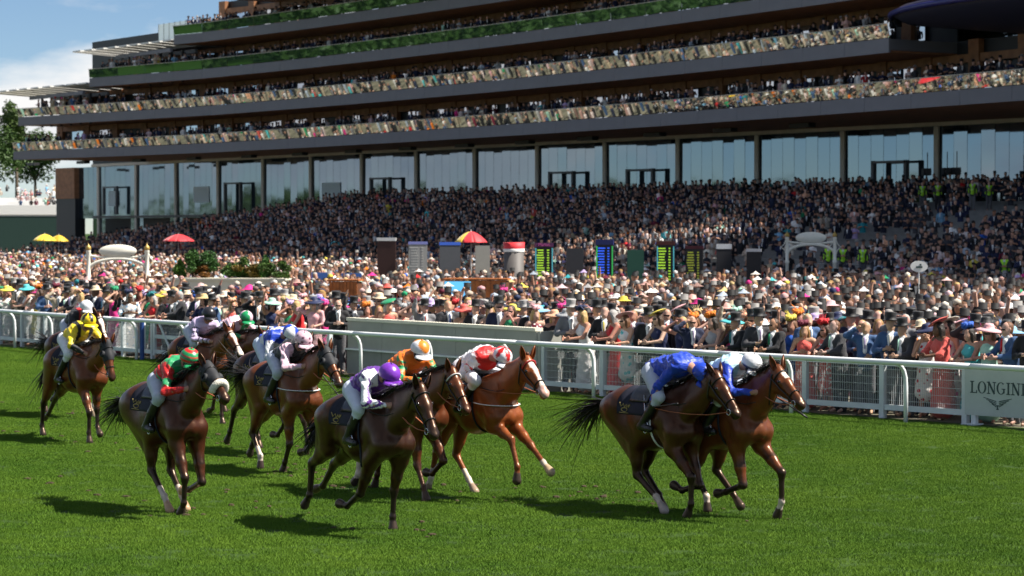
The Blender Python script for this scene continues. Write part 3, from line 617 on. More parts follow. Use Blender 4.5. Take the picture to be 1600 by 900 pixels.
p = at(803, 60); g = empty('betting_booth', (p[0], p[1], 0), 0, 'round grey betting column with a red and white crown', 'booth')
one('column', pm('drum', (.10, .09, .085)), lambda b: b.lathe([(.42, .0), (.42, 2.55), (.001, 2.56)], 24), g, True)
one('crown', MR, lambda b: b.lathe([(.43, 2.60), (.46, 2.90), (.30, 2.86), (.001, 2.84)], 24), g, True)
one('crown_band', M_WHITE, lambda b: b.lathe([(.435, 2.50), (.455, 2.62), (.44, 2.63)], 24), g, True)
# timber stands
M_WOOD = mat('orange_wood', (.42, .13, .03), .5, var=.25, scale=6)
def counter(px, v, w, d, h, rz, label, planks=8, screen=False):
    p = at(px, v); g = empty('wooden_counter', (p[0], p[1], 0), rz, label, 'counter', 'timber betting counters')
    for i in range(planks): one('plank', M_WOOD, lambda b: b.box((-w / 2 + w * (i + .5) / planks, -d / 2, h / 2 - .02), (w / planks - .012, .03, h - .06)), g)
    one('box', mat('box_inside', (.10, .035, .012), .7), lambda b: b.box((0, .012, h / 2 - .02), (w - .01, d - .03, h - .06)), g)
    one('counter_top', M_WOOD, lambda b: b.box((0, 0, h), (w + .1, d + .1, .05)), g)
    if screen: one('screen', mat_emit('screen_blue', (.10, .42, .75), .7), lambda b: b.box((-w * .28, -d / 2 - .04, h - .32), (w * .42, .03, .5)), g)
counter(540, 38.5, .85, .7, 1.92, -.15, 'tall orange wood counter with vertical planks behind the crowd')
counter(385, 38.6, 1.5, .6, 1.45, -.2, 'low orange wood counter before the leafy planter', 10)
counter(745, 45, 2.0, .8, 1.84, -.12, 'wide orange wood counter carrying a blue screen', 12, True)
counter(610, 50, 1.6, .6, 1.1, -.1, 'small orange wood counter under the brown crest board', 9)
for i, px in enumerate((502, 549)):
    p = at(px, 50); tag(one('notice_panel', mat('panel_blue', (.05, .14, .42), .6), lambda b: (b.box((0, 0, 1.25), (.78, .05, 1.0)), b.box((-.3, .02, .4), (.05, .05, .8)), b.box((.3, .02, .4), (.05, .05, .8))), loc=(p[0], p[1], 0)), ('blue standing panel left of the pair behind the crowd', 'blue standing panel right of the pair behind the crowd')[i], 'panel', 'blue standing panels')
# planter and shrubs
p = at(357, 40.5); pl_rz = -.12
tag(one('planter', M_CREAM, lambda b: (b.box((0, 0, .86), (4.0, .9, 1.72)), b.box((0, 0, 1.75), (4.15, 1.05, .06)), b.box((0, 0, 1.79), (3.9, .8, .02))), loc=(p[0], p[1], 0), rot=(0, 0, pl_rz)), 'long cream planter box full of shrubs in the crowd', 'planter')
def leaf_mat(n, c): return mat('leaf_' + n, c, .55, .35, var=.45, scale=9)
def foliage(name, m, n, rx, ry, rz_, size, zc, conic=0.0, lump=7):
    b = MB(); cs = [(rng.gauss(0, .5) * rx, rng.gauss(0, .5) * ry, rng.uniform(-.7, .8) * rz_) for _ in range(lump)]
    for i in range(n):
        c = cs[rng.randrange(lump)]; d = Vector((rng.gauss(0, 1), rng.gauss(0, 1), rng.gauss(0, 1))).normalized() * rng.random() ** .4
        q = Vector((c[0] + d.x * rx * .55, c[1] + d.y * ry * .55, c[2] + d.z * rz_ * .5))
        if conic: f = max(.08, 1 - conic * (q.z / rz_ + 1) / 2); q.x *= f; q.y *= f
        a = Vector((rng.gauss(0, 1), rng.gauss(0, 1), rng.gauss(0, .7))).normalized(); e = a.orthogonal().normalized(); e = e * math.cos(i) + a.cross(e) * math.sin(i); s = size * rng.uniform(.6, 1.3); q.z += zc
        b.add([q - a * s, q + e * s * .4, q + a * s, q - e * s * .4], [(0, 1, 2, 3)])
    return b.mesh(name, m)
for i, (dx, w, h, c, lab, con) in enumerate(((-2.4, .28, .62, (.06, .14, .015), 'slim yellow green conical shrub at the left end of the planter', .8), (-1.75, .42, .95, (.035, .095, .014), 'tall dark green bush, second from the left in the planter', .2), (-1.15, .34, .45, (.16, .07, .012), 'low russet shrub in the planter', 0), (-.75, .44, 1.0, (.035, .10, .016), 'tallest dark green bush in the middle of the planter', .2),
        (.05, .36, .50, (.05, .11, .012), 'low light green shrub mid planter', 0), (.65, .40, .88, (.05, .115, .014), 'upright green bush right of the planter middle', .4), (1.25, .38, .50, (.13, .09, .012), 'low golden shrub near the right of the planter', 0), (1.8, .34, .80, (.035, .10, .014), 'dark pointed shrub, second from the right in the planter', .7), (2.4, .36, .62, (.05, .10, .014), 'light green bush at the right end of the planter', .2))):
    q = Vector((p[0], p[1], 0)) + Matrix.Rotation(pl_rz, 3, 'Z') @ Vector((dx * .72, rng.uniform(-.1, .1), 0)); s = empty('shrub', (q.x, q.y, 1.79), 0, lab, 'shrub', 'shrubs in the cream planter')
    one('stem', mat('stem', (.06, .04, .025), .8), lambda b: b.tube([(0, 0, 0), (.02, 0, h * .6)], [.03, .012], 6), s); link('leaves', foliage('leaves', leaf_mat('s%d' % i, c), 2600, w * 1.1, w * .85, h * .46, .045, h * .42 + .02, con), s)
# trees beyond the far end of the stand
for i, (px, d, h, r, c, lab) in enumerate(((26, 400, 22.5, 2.2, (.05, .085, .015), 'tallest pale green tree beyond the far end of the stand'), (55, 420, 19.5, 4.0, (.04, .075, .014), 'broad green tree seen between the lowest balconies at the far end'), (-30, 390, 19, 5, (.04, .08, .015), 'green tree at the extreme left beyond the stand'))):
    X = (px - 800) / 4000 * d; t = empty('tree', (X, d, 0), 0, lab, 'tree', 'trees beyond the grandstand'); bark = mat('bark', (.09, .07, .05), .9, var=.3, scale=3)
    one('trunk', bark, lambda b: (b.tube([(0, 0, -.1), (.1, 0, h * .4), (0, .1, h * .75)], [.45, .3, .12], 8), [b.tube([(0, 0, h * .58), (r * .5 * math.cos(k), r * .5 * math.sin(k), h * .78)], [.12, .04], 6) for k in range(5)]), t, True)
    link('crown', foliage('crown', leaf_mat('t%d' % i, c), 5000, r, r, h * .20, .34, h * .80, .1, 22), t)
# far white stand at the left edge, cabin and cameras at the head of the terrace
d = 330.0; X = (56 - 800) / 4000 * d; fs = empty('far_stand', (X, d, 0), .2, 'small distant white stand with spectators at the left edge', 'stand')
one('base', mat('dark_green_hoarding', (.010, .035, .028), .6), lambda b: b.box((0, 0, 2.6), (12, 8, 5.2)), fs)
for i in range(4): one('tier', mat('white_tier', (.7, .7, .68), .6), lambda b: b.box((0, -3.2 + i * 1.5, 5.2 + .3 * (i + 1)), (11.4, 1.46, .6 * (i + 1))), fs)
one('parapet', mat('white_tier', (.7, .7, .68), .6), lambda b: b.box((0, -4.05, 6.0), (11.8, .1, 1.2)), fs)
cb = empty('commentary_cabin', W(-107.4, 112.6, NST * TR), ROT_U, 'small white glazed cabin at the head of the terrace', 'cabin')
M_CAB = mat('cabin_white', (.55, .57, .60), .5)
one('base', M_CAB, lambda b: b.box((0, 0, .75), (4.4, 2.2, 1.5)), cb)
for i in range(4): one('pane', G_WIN, lambda b: b.box((-1.6 + i * 1.08, -1.05, 2.0), (1.0, .04, .9)), cb)
for i in range(5): one('mullion', M_CAB, lambda b: b.box((-2.14 + i * 1.08, -1.06, 2.0), (.07, .08, 1.0)), cb)
one('roof', M_CAB, lambda b: b.box((0, 0, 2.55), (4.6, 2.4, .12)), cb); one('back', M_DARK, lambda b: b.box((0, .5, 2.0), (4.2, 1.0, .98)), cb)
for i, (px, lab) in enumerate(((1447, 'television camera on a tall stand nearest the white cabin'), (1478, 'television camera on a slim mast right of the double column'), (1493, 'television camera further from the cabin, at the right'))):
    pp = at(px, 113.5); g = empty('camera_stand', (pp[0], pp[1], NST * TR), 0, lab, 'camera', 'television cameras on the terrace')
    for k in range(3): one('leg', M_DARK, lambda b: b.tube([(.55 * math.cos(k * 2.1), .55 * math.sin(k * 2.1), 0), (0, 0, 1.7)], .04, 6), g)
    one('body', M_DARK, lambda b: (b.box((0, 0, 1.95), (.5, .9, .45)), b.tube([(0, -.45, 1.95), (0, -.95, 1.95)], [.14, .18], 10)), g); one('mast', M_DARK, lambda b: b.tube([(.1, .2, 1.7), (.1, .2, 3.2)], .03, 6), g)
# woodland across the infield: seen only in the glass of the upper balconies
wood = link('woodland', foliage('woodland', leaf_mat('wood', (.045, .075, .018)), 16000, 230, 16, 7.0, 1.5, 7.0, 0, 60), None, W(-600, -170), (0, 0, ROT_U)); tag(wood, 'distant belt of woodland across the infield', 'woodland', kind='stuff')
# lollipop sign
pp = at(1436, 55); tag(one('round_sign', [M_WHITE, M_INK], lambda b: (b.lathe([(.001, -.02), (.27, -.02), (.27, .02), (.001, .02)], 24, (0, 0, 2.28), Matrix.Rotation(math.pi / 2, 3, 'X'), 1, .65), b.tube([(0, .0, 0), (0, 0, 2.12)], .02, 6), setattr(b, 'cur', 1), b.box((0, -.03, 2.26), (.2, .012, .06)), b.box((.04, -.03, 2.33), (.06, .012, .06))), loc=(pp[0], pp[1], 0)), 'small white oval sign with a dark mark, held on a pole above the crowd', 'sign')
# ------------------------------------------------------------------ spectators near the rail: one object each
MO_SKIN = mat_obj('person_skin', .55, .35, bump=0); MO_CLOTH = mat_obj('person_cloth', .75, .25, .15, bump=.5); MO_HAIR = mat_obj('person_hair', .5, .4, bump=.6, scale=60); MO_HAT = mat_obj('hat_cloth', .6, .35, .1)
MO_PRINT = mat_obj('person_print', .7, .3, .1, 'flower'); MO_BLOB = mat_obj('person_blotch', .7, .3, .1, 'blotch')
M_SHIRT = mat('shirt_white', (.70, .70, .70), .7); M_GLASSES = mat('sunglasses', (.01, .01, .012), .15, .6)
POSES = dict(down=[((-.02, .25, 1.13), (.07, .25, .90))] * 2, lean=[((.16, .25, 1.16), (.40, .12, 1.13))] * 2, phone=[((.20, .22, 1.18), (.30, .05, 1.50))] * 2,
    raised=[((.12, .26, 1.60), (.20, .22, 1.88)), ((-.02, .25, 1.13), (.10, .24, .92))], clasp=[((.05, .28, 1.14), (.28, .05, 1.18))] * 2, shading=[((.14, .36, 1.46), (.13, .10, 1.63)), ((.05, .26, 1.14), (.26, .10, 1.08))])
PTXT = dict(down='arms at sides', lean='leaning forward on the rail', phone='holding both hands up before the face', raised='one arm raised high', clasp='hands together in front', shading='one hand shading the eyes')
PROTO = {}; BODY = {}
def proto(sex, pose, style):
    k = (sex, pose, style)
    if k in PROTO: return PROTO[k]
    m = sex == 'man'; B, Cc, T = [], [], []; ln = .07 if pose == 'lean' else 0.0
    hip, wa, chs, nk, hd = (0, 0, .93), (.0 + ln * .3, 0, 1.08), (ln * .8, 0, 1.29), (.0 + ln, 0, 1.46), (.03 + ln * 1.4, 0, 1.585)
    wq = .122 if m else .105; cq = .135 if m else .122
    B += [rc(hip, wa, .135, wq * .92, 'torso', 1.15, .05), rc(wa, chs, wq * .92, cq * .95, 'torso', 1.2, .05), rc((ln * .9, -.13, 1.40), (ln * .9, .13, 1.40), .068, .068, 'torso', 1, .05), rc((ln * .9, 0, 1.40), (hd[0] - .02, 0, 1.54), .056, .050, 'neck', 1, .03),
          rc((hd[0] - .015, 0, hd[2] + .03), (hd[0] + .01, 0, hd[2] - .02), .098, .085, 'head', .83, .03), rc((hd[0] + .045, 0, hd[2] - .06), (hd[0] + .045, 0, hd[2] - .085), .045, .038, 'head', .95, .03), rc((hd[0] + .090, 0, hd[2] - .010), (hd[0] + .104, 0, hd[2] - .035), .010, .015, 'nose', 1, .012), rc((hd[0] + .078, -.02, hd[2] - .070), (hd[0] + .078, .02, hd[2] - .070), .010, .010, 'lips', 1, .008)]
    if not m: B += [rc((.07 + ln, -.06, 1.25), (.07 + ln, .06, 1.25), .06, .06, 'torso', 1, .04)]
    fg = MB()
    for sd, arm in ((-1, POSES[pose][0]), (1, POSES[pose][1])):
        e, h = [np.array((p[0] + ln, p[1] * sd, p[2])) for p in arm]; s = np.array((ln * .9, .185 * sd, 1.395)); w = e + (h - e) * .8
        B += [rc(s, e, .050, .041, 'arm', 1, .03), rc(e, w, .040, .027, 'arm', 1, .02), rc(w, h, .028, .034, 'hand', .9, .015), rc((hd[0] - .01, .083 * sd, hd[2] - .01), (hd[0] - .012, .087 * sd, hd[2] + .015), .013, .016, 'head', 1, .01)]
        f = Vector(h - e).normalized(); dn = Vector((0, -sd, -.3)) - f * f.dot(Vector((0, -sd, -.3))); fingers(fg, Vector(h) + f * .01, f, dn, Vector((0, 0, 1)) - f * f.z if abs(f.z) < .9 else Vector((1, 0, 0)), .95, .7)
        kn, an = (.0, .095 * sd, .49), (-.02, .10 * sd, .08)
        B += [rc((0, .085 * sd, .90), kn, .085, .056, 'leg', 1, .04), rc(kn, an, .055, .034, 'leg', 1, .03), rc(an, (.11, .11 * sd, .035), .036, .028, 'foot', 1, .02)]
        if m or style == 'sleeved': Cc += [rc(s, e, .064 if m else .058, .054, 'arm', 1, .03), rc(e, e + (h - e) * (.72 if m else .3), .054, .044, 'arm', 1, .03)]
        if m: T += [rc((0, .085 * sd, .92), kn, .105, .078, 'leg', 1, .04), rc(kn, (-.02, .10 * sd, .07), .078, .062, 'leg', 1, .03)]
    if m:
        Cc += [rc((0, 0, .92), wa, .150, .138, 'torso', 1.12, .05), rc(wa, chs, .138, .152, 'torso', 1.18, .05), rc((ln * .9, -.14, 1.395), (ln * .9, .14, 1.395), .080, .080, 'torso', 1, .05), rc((-.05, -.07, .92), (-.09, -.08, .52), .10, .07, 'tail', 1, .04), rc((-.05, .07, .92), (-.09, .08, .52), .10, .07, 'tail', 1, .04)]
    else:
        hem = .24 if style in ('long', 'sleeved') else .50
        Cc += [rc(hip, wa, .150, .118, 'torso', 1.12, .05), rc(wa, chs, .118, .137, 'torso', 1.18, .05), rc((.07 + ln, -.06, 1.25), (.07 + ln, .06, 1.25), .075, .075, 'torso', 1, .04), rc((ln * .9, -.11, 1.385), (ln * .9, .11, 1.385), .062, .062, 'torso', 1, .04), rc((0, 0, .92), (0, 0, hem), .155, .22 if hem < .4 else .20, 'skirt', 1.15, .05)]
    col1 = np.array((1, 1, 1.))
    if (sex, pose) not in BODY: V, Q, C, _, _ = skin(B, .0225); V, Q, C = join_quads(V, Q, C, fg); BODY[sex, pose] = mesh_np('person', V, Q, MO_SKIN)
    out = dict(body=BODY[sex, pose])
    V, Q, C, _, _ = skin(Cc, .028); Vn = V.copy(); Vn += .006 * np.sin(V[:, [2, 0, 1]] * 38 + V[:, [1, 2, 0]] * 23); out['coat' if m else 'dress'] = mesh_np('clothing', Vn, Q, MO_CLOTH)
    if m:
        V, Q, C, _, _ = skin(T, .030); out['trousers'] = mesh_np('trousers', V, Q, MO_CLOTH)
        V, Q, C, _, _ = skin([rc((.105 + ln * .9, 0, 1.40), (.135 + ln * .8, 0, 1.16), .050, .034, 's', 1.2, .02), rc((.045 + ln, 0, 1.455), (.05 + ln, 0, 1.47), .058, .056, 's', 1, .02)], .014); out['shirt'] = mesh_np('shirt', V, Q, M_SHIRT)
        b = MB(); b.tube([(.155 + ln * .9, 0, 1.44), (.172 + ln * .85, 0, 1.38), (.178 + ln * .8, 0, 1.22)], [.016, .022, .026], 6, flat=.5); out['tie'] = b.mesh('tie', MO_CLOTH, True)
        hp = [rc((hd[0] - .03, 0, hd[2] + .035), (hd[0] - .035, 0, hd[2] - .01), .098, .088, 'hair', .86, .02)]
    else:
        hp = [rc((hd[0] - .03, 0, hd[2] + .035), (hd[0] - .04, 0, hd[2] - .02), .104, .096, 'hair', .90, .02), rc((hd[0] - .06, -.05, hd[2] - .03), (hd[0] - .07, -.06, hd[2] - .20), .060, .045, 'hair', 1, .03), rc((hd[0] - .06, .05, hd[2] - .03), (hd[0] - .07, .06, hd[2] - .20), .060, .045, 'hair', 1, .03), rc((hd[0] - .01, .085, hd[2]), (hd[0] - .01, .09, hd[2] - .13), .028, .022, 'hair', 1, .02), rc((hd[0] - .01, -.085, hd[2]), (hd[0] - .01, -.09, hd[2] - .13), .028, .022, 'hair', 1, .02)]
    V, Q, C, _, _ = skin(hp, .020); out['hair'] = mesh_np('hair', V, Q, MO_HAIR); out['hd'] = hd
    PROTO[k] = out; return out
HATS = {}
def hat_mesh(kind):
    if kind in HATS: return HATS[kind]
    b = MB()
    if kind == 'top hat': b.lathe([(.093, .0), (.15, .004), (.162, .016), (.155, .010), (.096, .012), (.092, .07), (.100, .142), (.098, .15), (.001, .153)], 20, sx=1.1)
    elif kind == 'wide brimmed hat': b.lathe([(.09, .005), (.18, -.012), (.25, -.035), (.255, -.030), (.18, -.002), (.098, .018), (.092, .06), (.07, .095), (.001, .105)], 24)
    elif kind == 'brimmed hat': b.lathe([(.09, .0), (.14, -.008), (.165, -.004), (.14, .0), (.096, .012), (.09, .07), (.065, .105), (.001, .10)], 20, sx=1.1)
    elif kind == 'saucer hat': b.lathe([(.001, .02), (.12, .035), (.19, .02), (.19, .028), (.12, .05), (.05, .06), (.001, .062)], 22, mtx=Matrix.Rotation(.45, 3, 'X'))
    else:                                            # a fascinator of looped petals
        for k in range(9):
            a = k * 2.4; r = .05 + .05 * rng.random(); b.lathe([(.001, .03), (.04, .02), (.055, 0), (.03, -.012), (.001, -.01)], 8, (.02 + .07 * math.cos(a) * .8, -.03 + .08 * math.sin(a), .04 + .05 * rng.random()), Matrix.Rotation(rng.uniform(-1, 1), 3, 'X') @ Matrix.Rotation(rng.uniform(-1, 1), 3, 'Y'), r * 18, r * 14)
        for k in range(5): b.tube([(0, -.03, .04), (.03 * k - .05, -.08, .14), (.05 * k - .12, -.15, .20)], [.006, .005, .002], 5)
    HATS[kind] = b.mesh('hat', MO_HAT, True); return HATS[kind]
b = MB(); b.grid([[(math.cos(a) * .105, math.sin(a) * .085, z) for a in np.linspace(-.80, .80, 11)] for z in (.012, -.014)], [[(math.cos(a) * .096, math.sin(a) * .078, z) for a in np.linspace(-.80, .80, 11)] for z in (.012, -.014)]); GLASS = b.mesh('sunglasses', M_GLASSES)
DRESS = [('coral', (.62, .10, .08)), ('pale pink', (.68, .36, .38)), ('hot pink', (.62, .03, .22)), ('cream', (.68, .62, .50)), ('white', (.72, .71, .69)), ('sky blue', (.20, .42, .62)), ('cobalt blue', (.02, .10, .45)), ('mint green', (.36, .60, .48)), ('emerald', (.01, .24, .10)), ('lemon yellow', (.72, .58, .08)), ('orange', (.70, .18, .01)), ('scarlet', (.55, .015, .02)), ('lilac', (.42, .32, .55)), ('navy', (.012, .02, .07)), ('black', (.012, .012, .014)), ('teal', (.02, .22, .25)), ('grey', (.32, .33, .34)), ('burgundy', (.14, .01, .03)), ('peach', (.68, .36, .22)), ('turquoise', (.08, .48, .50))]
HATC = DRESS + [('straw', (.55, .40, .18))]
HAIRC = [(.30, .17, .06), (.45, .30, .12), (.06, .03, .015), (.02, .014, .01), (.14, .06, .025), (.35, .33, .31)]
SKINC = [(.52, .30, .22), (.48, .27, .19), (.55, .34, .26), (.46, .24, .16), (.40, .20, .13), (.15, .07, .04)]
PEOPLE = []
def person(loc, rz, sex, pose, style, c, hat, hc, where, extra=None):
    P = proto(sex, pose, style); s = rng.uniform(.95, 1.05) * (1.03 if sex == 'man' else .985)
    o = link('person', P['body'], None, loc, (0, 0, rz)); o.scale = (s, s, s); o.color = (*[k * rng.uniform(.92, 1.08) for k in rng.choices(SKINC, (4, 4, 3, 3, 2, 1))[0]], 1)
    def ch(n, me, colr, m=None, l=(0, 0, 0), r=None):
        q = link(n, me, o, l, r); q.color = (*colr, 1)
        if m: q.material_slots[0].link = 'OBJECT'; q.material_slots[0].material = m
        return q
    cname, cc_ = c
    if sex == 'man':
        ch('coat', P['coat'], cc_); ch('trousers', P['trousers'], rng.choice(((.10, .10, .11), (.03, .03, .035), (.18, .18, .19)))); ch('shirt', P['shirt'], (1, 1, 1)); ch('tie', P['tie'], rng.choice(DRESS)[1])
    else: ch('dress', P['dress'], cc_, rng.choice((None, None, None, MO_PRINT, MO_BLOB)))
    ch('hair', P['hair'], rng.choice(HAIRC)); hd = P['hd']
    if hat: h = ch('hat', hat_mesh(hat), hc[1], None, (hd[0] - .02, 0, hd[2] + (.085 if hat in ('top hat', 'brimmed hat', 'wide brimmed hat') else .105)), (rng.uniform(-.12, .12), rng.uniform(-.02, .2), rng.uniform(-.5, .5)))
    if rng.random() < .33: link('sunglasses', GLASS, o, (hd[0] + .004, 0, hd[2] + .002))
    what = f"{cname} {'jacket' if sex == 'man' else 'dress'}" + (f", {hc[0]} {hat}" if hat else ', bareheaded')
    o['category'] = 'person'; o['group'] = 'spectators standing near the rail'
    PEOPLE.append((o, what, PTXT[pose], where, loc)); return o
def zone(px):
    for a, t in ((215, 'left of blue post'), (400, 'behind gate'), (545, 'left of hoarding'), (880, 'behind hoarding'), (1110, 'beyond blue jockey'), (1300, 'beyond white cap'), (1500, 'left of board')):
        if px < a: return t
    return 'behind board'
SUITS = [('black', (.012, .012, .014)), ('black', (.014, .014, .016)), ('black', (.012, .012, .014)), ('charcoal', (.04, .04, .045)), ('navy', (.012, .018, .05)), ('mid grey', (.16, .16, .17)), ('blue', (.04, .09, .20)), ('beige', (.40, .33, .24))]
def spec_of():
    if rng.random() < .52:
        h = rng.choices(('top hat', None, 'brimmed hat'), (6, 2, 1.5))[0]
        hc = rng.choices((('black', (.012, .012, .013)), ('grey', (.30, .29, .28)), ('straw', (.60, .50, .34))), (7, 2.6, 0 if h == 'top hat' else 5))[0]
        return 'man', 'suit', rng.choice(SUITS), h, hc
    return 'woman', rng.choice(('long', 'short', 'sleeved')), rng.choice(DRESS), rng.choices(('wide brimmed hat', 'fascinator', 'saucer hat', None), (3, 4, 2, 2.2))[0], rng.choice(HATC)
count = 0
for row, dv in enumerate((.98, 1.55, 2.15, 2.8)):
    u = -74.5 + .2 * row
    while u < -28.5 and count < 291:
        u += rng.uniform(.38, .60) * (1.0 if row < 3 else 1.25); vv = rail_v(u) + dv + rng.uniform(-.12, .12); loc = W(u, vv); px = to_px(loc)
        if px < -10 or px > 1612 or (530 < px < 885 and row == 0): continue
        if rng.random() < .04: continue
        sex, st, c, hat, hc = spec_of(); tgt = (rng.gauss(.5, 3.5), rng.gauss(32, 2)); rz = math.atan2(tgt[1] - loc[1], tgt[0] - loc[0]) + rng.gauss(0, .25)
        pose = rng.choices(('lean', 'phone', 'raised', 'clasp', 'shading', 'down'), (7 if row == 0 else .0, 2, .7, 3, 1.5, 2 if row else .5))[0]
        if row == 0 and pose == 'lean': rz = math.atan2(-EV[1], -EV[0]) + rng.gauss(0, .18)
        person((loc[0], loc[1], 0.0), rz, sex, pose, st, c, hat, hc, ('front row', 'second row', 'third row', 'fourth row')[row] + ' ' + zone(px)); count += 1
# a few standing clear behind the hoarding
for px, v, sex, st, c, hat, hc, pose in ((716, 32.6, 'woman', 'short', DRESS[0], 'fascinator', ('scarlet', (.55, .015, .02)), 'clasp'), (706, 32.8, 'man', 'suit', ('purple', (.16, .05, .18)), None, None, 'down'), (790, 38.5, 'woman', 'long', DRESS[10], 'fascinator', HATC[2], 'clasp')):
    pp = at(px, v); person((pp[0], pp[1], .0), -2.0, sex, pose, st, c, hat, hc or HATC[0], 'standing close behind hoarding')
# stewards in yellow vests on the terrace
MO_VEST = mat('hi_vis', (.38, .75, .03), .6)
STEW = ((1441, 108.5), (1465, 108.5), (1519, 108.5), (1545, 108.8), (1294, 84.5), (1317, 84.5), (1348, 84.5), (1569, 82.5))
for i, (px, v) in enumerate(STEW):
    pp = at(px, v); o = person((pp[0], pp[1], terr_z(v)), math.atan2(-pp[1], -pp[0]), 'man', 'clasp' if i % 2 else 'down', 'suit', SUITS[3], None, None, '')
    PEOPLE.pop(); ve = link('vest', proto('man', 'down', 'suit')['coat'], o, (0.0, 0, .06)); ve.material_slots[0].link = 'OBJECT'; ve.material_slots[0].material = MO_VEST; ve.scale = (1.12, .86, .97)
    o['label'] = 'steward in yellow high visibility vest, ' + ('leftmost of four at the terrace head', 'second of four at the terrace head', 'third of four at the terrace head', 'rightmost of four at the terrace head', 'left of three behind the right archway', 'middle of three behind the right archway', 'right of three behind the right archway', 'alone at the right edge by the barrier')[i]; o['group'] = 'stewards in yellow vests'
seen = {}
for o, what, pose, where, loc in PEOPLE: seen.setdefault(what + where, []).append((o, what, pose, where, loc))
for k, g in seen.items():
    g.sort(key=lambda e: to_px(e[4])); poses = [e[2] for e in g]
    for i, (o, what, pose, where, loc) in enumerate(g):
        l = f'person in {what}, {where}'
        if len(g) > 1: l += ', ' + (('leftmost', 'rightmost')[i] if len(g) == 2 else ('leftmost', 'second', 'third', 'fourth', 'fifth', 'sixth', 'seventh', 'eighth')[min(i, 7)])
        o['label'] = l
# ------------------------------------------------------------------ the packed crowd beyond them
def low(kind, hat, arms, n=8, full=False):
    """light spectator: islands of quads with a colour slot each (0 skin 1 hair 2 cloth 3 shirt 4 hat 5 legs)"""
    b = MB(); slot = []
    def isl(s, fn):
        a = len(b.v); fn(); slot.extend([s] * (len(b.v) - a))
    isl(0, lambda: b.lathe([(.001, 1.47), (.05, 1.485), (.082, 1.54), (.088, 1.60), (.07, 1.66), (.001, 1.69)], n, (.02, 0, 0)))
    isl(0, lambda: b.tube([(0, 0, 1.38), (.01, 0, 1.50)], .05, 5, False))
    isl(1, lambda: b.lathe([(.090, 1.625), (.088, 1.665), (.06, 1.70), (.001, 1.712)], n, (.004, 0, 0)))
    if n > 6: isl(1, lambda: b.grid([[(-.012 + .100 * r * math.cos(a), .096 * r * math.sin(a), z) for a in np.linspace(1.25, 5.03, 7)] for z, r in ((1.52 if kind == 'm' else 1.40, .95), (1.60, 1.0), (1.66, .85), (1.70, .1))]))
    isl(2, lambda: b.lathe([(.17, .85 if not full else .25), (.15, 1.05), (.165, 1.25), (.17, 1.36), (.10, 1.43), (.045, 1.45)], n, sx=.78, sy=1.22))
    if kind == 'm':
        isl(3, lambda: b.add([(.128, -.05, 1.41), (.128, .05, 1.41), (.146, .012, 1.15), (.146, -.012, 1.15)], [(0, 1, 2, 3)]))
    for sd, (e, h) in zip((-1, 1), arms):
        isl(2, lambda: b.tube([(0, .19 * sd, 1.38), (e[0], e[1] * sd, e[2])], [.062, .052], 5, False)); isl(2 if kind == 'm' else 0, lambda: b.tube([(e[0], e[1] * sd, e[2]), (h[0], h[1] * sd, h[2])], [.048, .04], 5, False))
        isl(0, lambda: b.tube([(h[0], h[1] * sd, h[2]), (h[0] + .05, h[1] * sd, h[2] + .06)], [.036, .026], 4, True))
    if hat == 'top': isl(4, lambda: b.lathe([(.155, 1.665), (.160, 1.672), (.096, 1.675), (.098, 1.80), (.001, 1.805)], n, (.01, 0, 0)))
    if hat == 'wide': isl(4, lambda: b.lathe([(.20, 1.645), (.10, 1.675), (.09, 1.74), (.001, 1.77)], n + 2, (.01, 0, 0)))
    if hat == 'puff': isl(4, lambda: b.lathe([(.06, 1.66), (.11, 1.70), (.10, 1.76), (.001, 1.80)], n, (.01, -.05, 0), sx=1, sy=.8))
    F = np.array([f if len(f) == 4 else (f + (f[-1],) if len(f) == 3 else f[:4]) for f in b.f]); return np.array(b.v), F, np.array(slot)
def far(kind, hat, arm, n=6):
    b = MB(); slot = []
    def isl(s, fn): a = len(b.v); fn(); slot.extend([s] * (len(b.v) - a))
    isl(0, lambda: b.lathe([(.045, 1.42), (.075, 1.52), (.088, 1.60), (.075, 1.655)], n, (.02, 0, 0)))
    isl(1, lambda: b.lathe([(.092, 1.625), (.075, 1.69), (.001, 1.712)], n, (.004, 0, 0)))
    isl(2, lambda: b.lathe([(.16, .85), (.15, 1.10), (.17, 1.34), (.05, 1.45)], n, sx=.78, sy=1.22))
    if kind == 'm': isl(3, lambda: b.add([(.122, -.05, 1.41), (.122, .05, 1.41), (.146, .012, 1.15), (.146, -.012, 1.15)], [(0, 1, 2, 3)]))
    for sd in (-1, 1): isl(2, lambda: b.tube([(0, .19 * sd, 1.36), (arm[0][0], arm[0][1] * sd, arm[0][2])], [.062, .05], 4, False)); isl(0 if kind == 'w' else 2, lambda: b.tube([(arm[0][0], arm[0][1] * sd, arm[0][2]), (arm[1][0], arm[1][1] * sd, arm[1][2])], [.05, .035], 4, False))
    if hat == 'top': isl(4, lambda: b.lathe([(.155, 1.668), (.096, 1.675), (.098, 1.80), (.001, 1.805)], n, (.01, 0, 0)))
    if hat == 'wide': isl(4, lambda: b.lathe([(.20, 1.645), (.095, 1.69), (.001, 1.77)], n, (.01, 0, 0)))
    if hat == 'puff': isl(4, lambda: b.lathe([(.09, 1.67), (.10, 1.75), (.001, 1.80)], n, (.01, -.04, 0)))
    return np.array(b.v), np.array([f if len(f) == 4 else f[:4] for f in b.f]), np.array(slot)
AD = [((-.02, .25, 1.13), (.07, .24, .90))] * 2; AF = [((.06, .27, 1.15), (.28, .06, 1.2))] * 2; AU = [((.2, .24, 1.2), (.30, .05, 1.5))] * 2; AR = [((.1, .26, 1.6), (.2, .2, 1.9)), AD[0]]
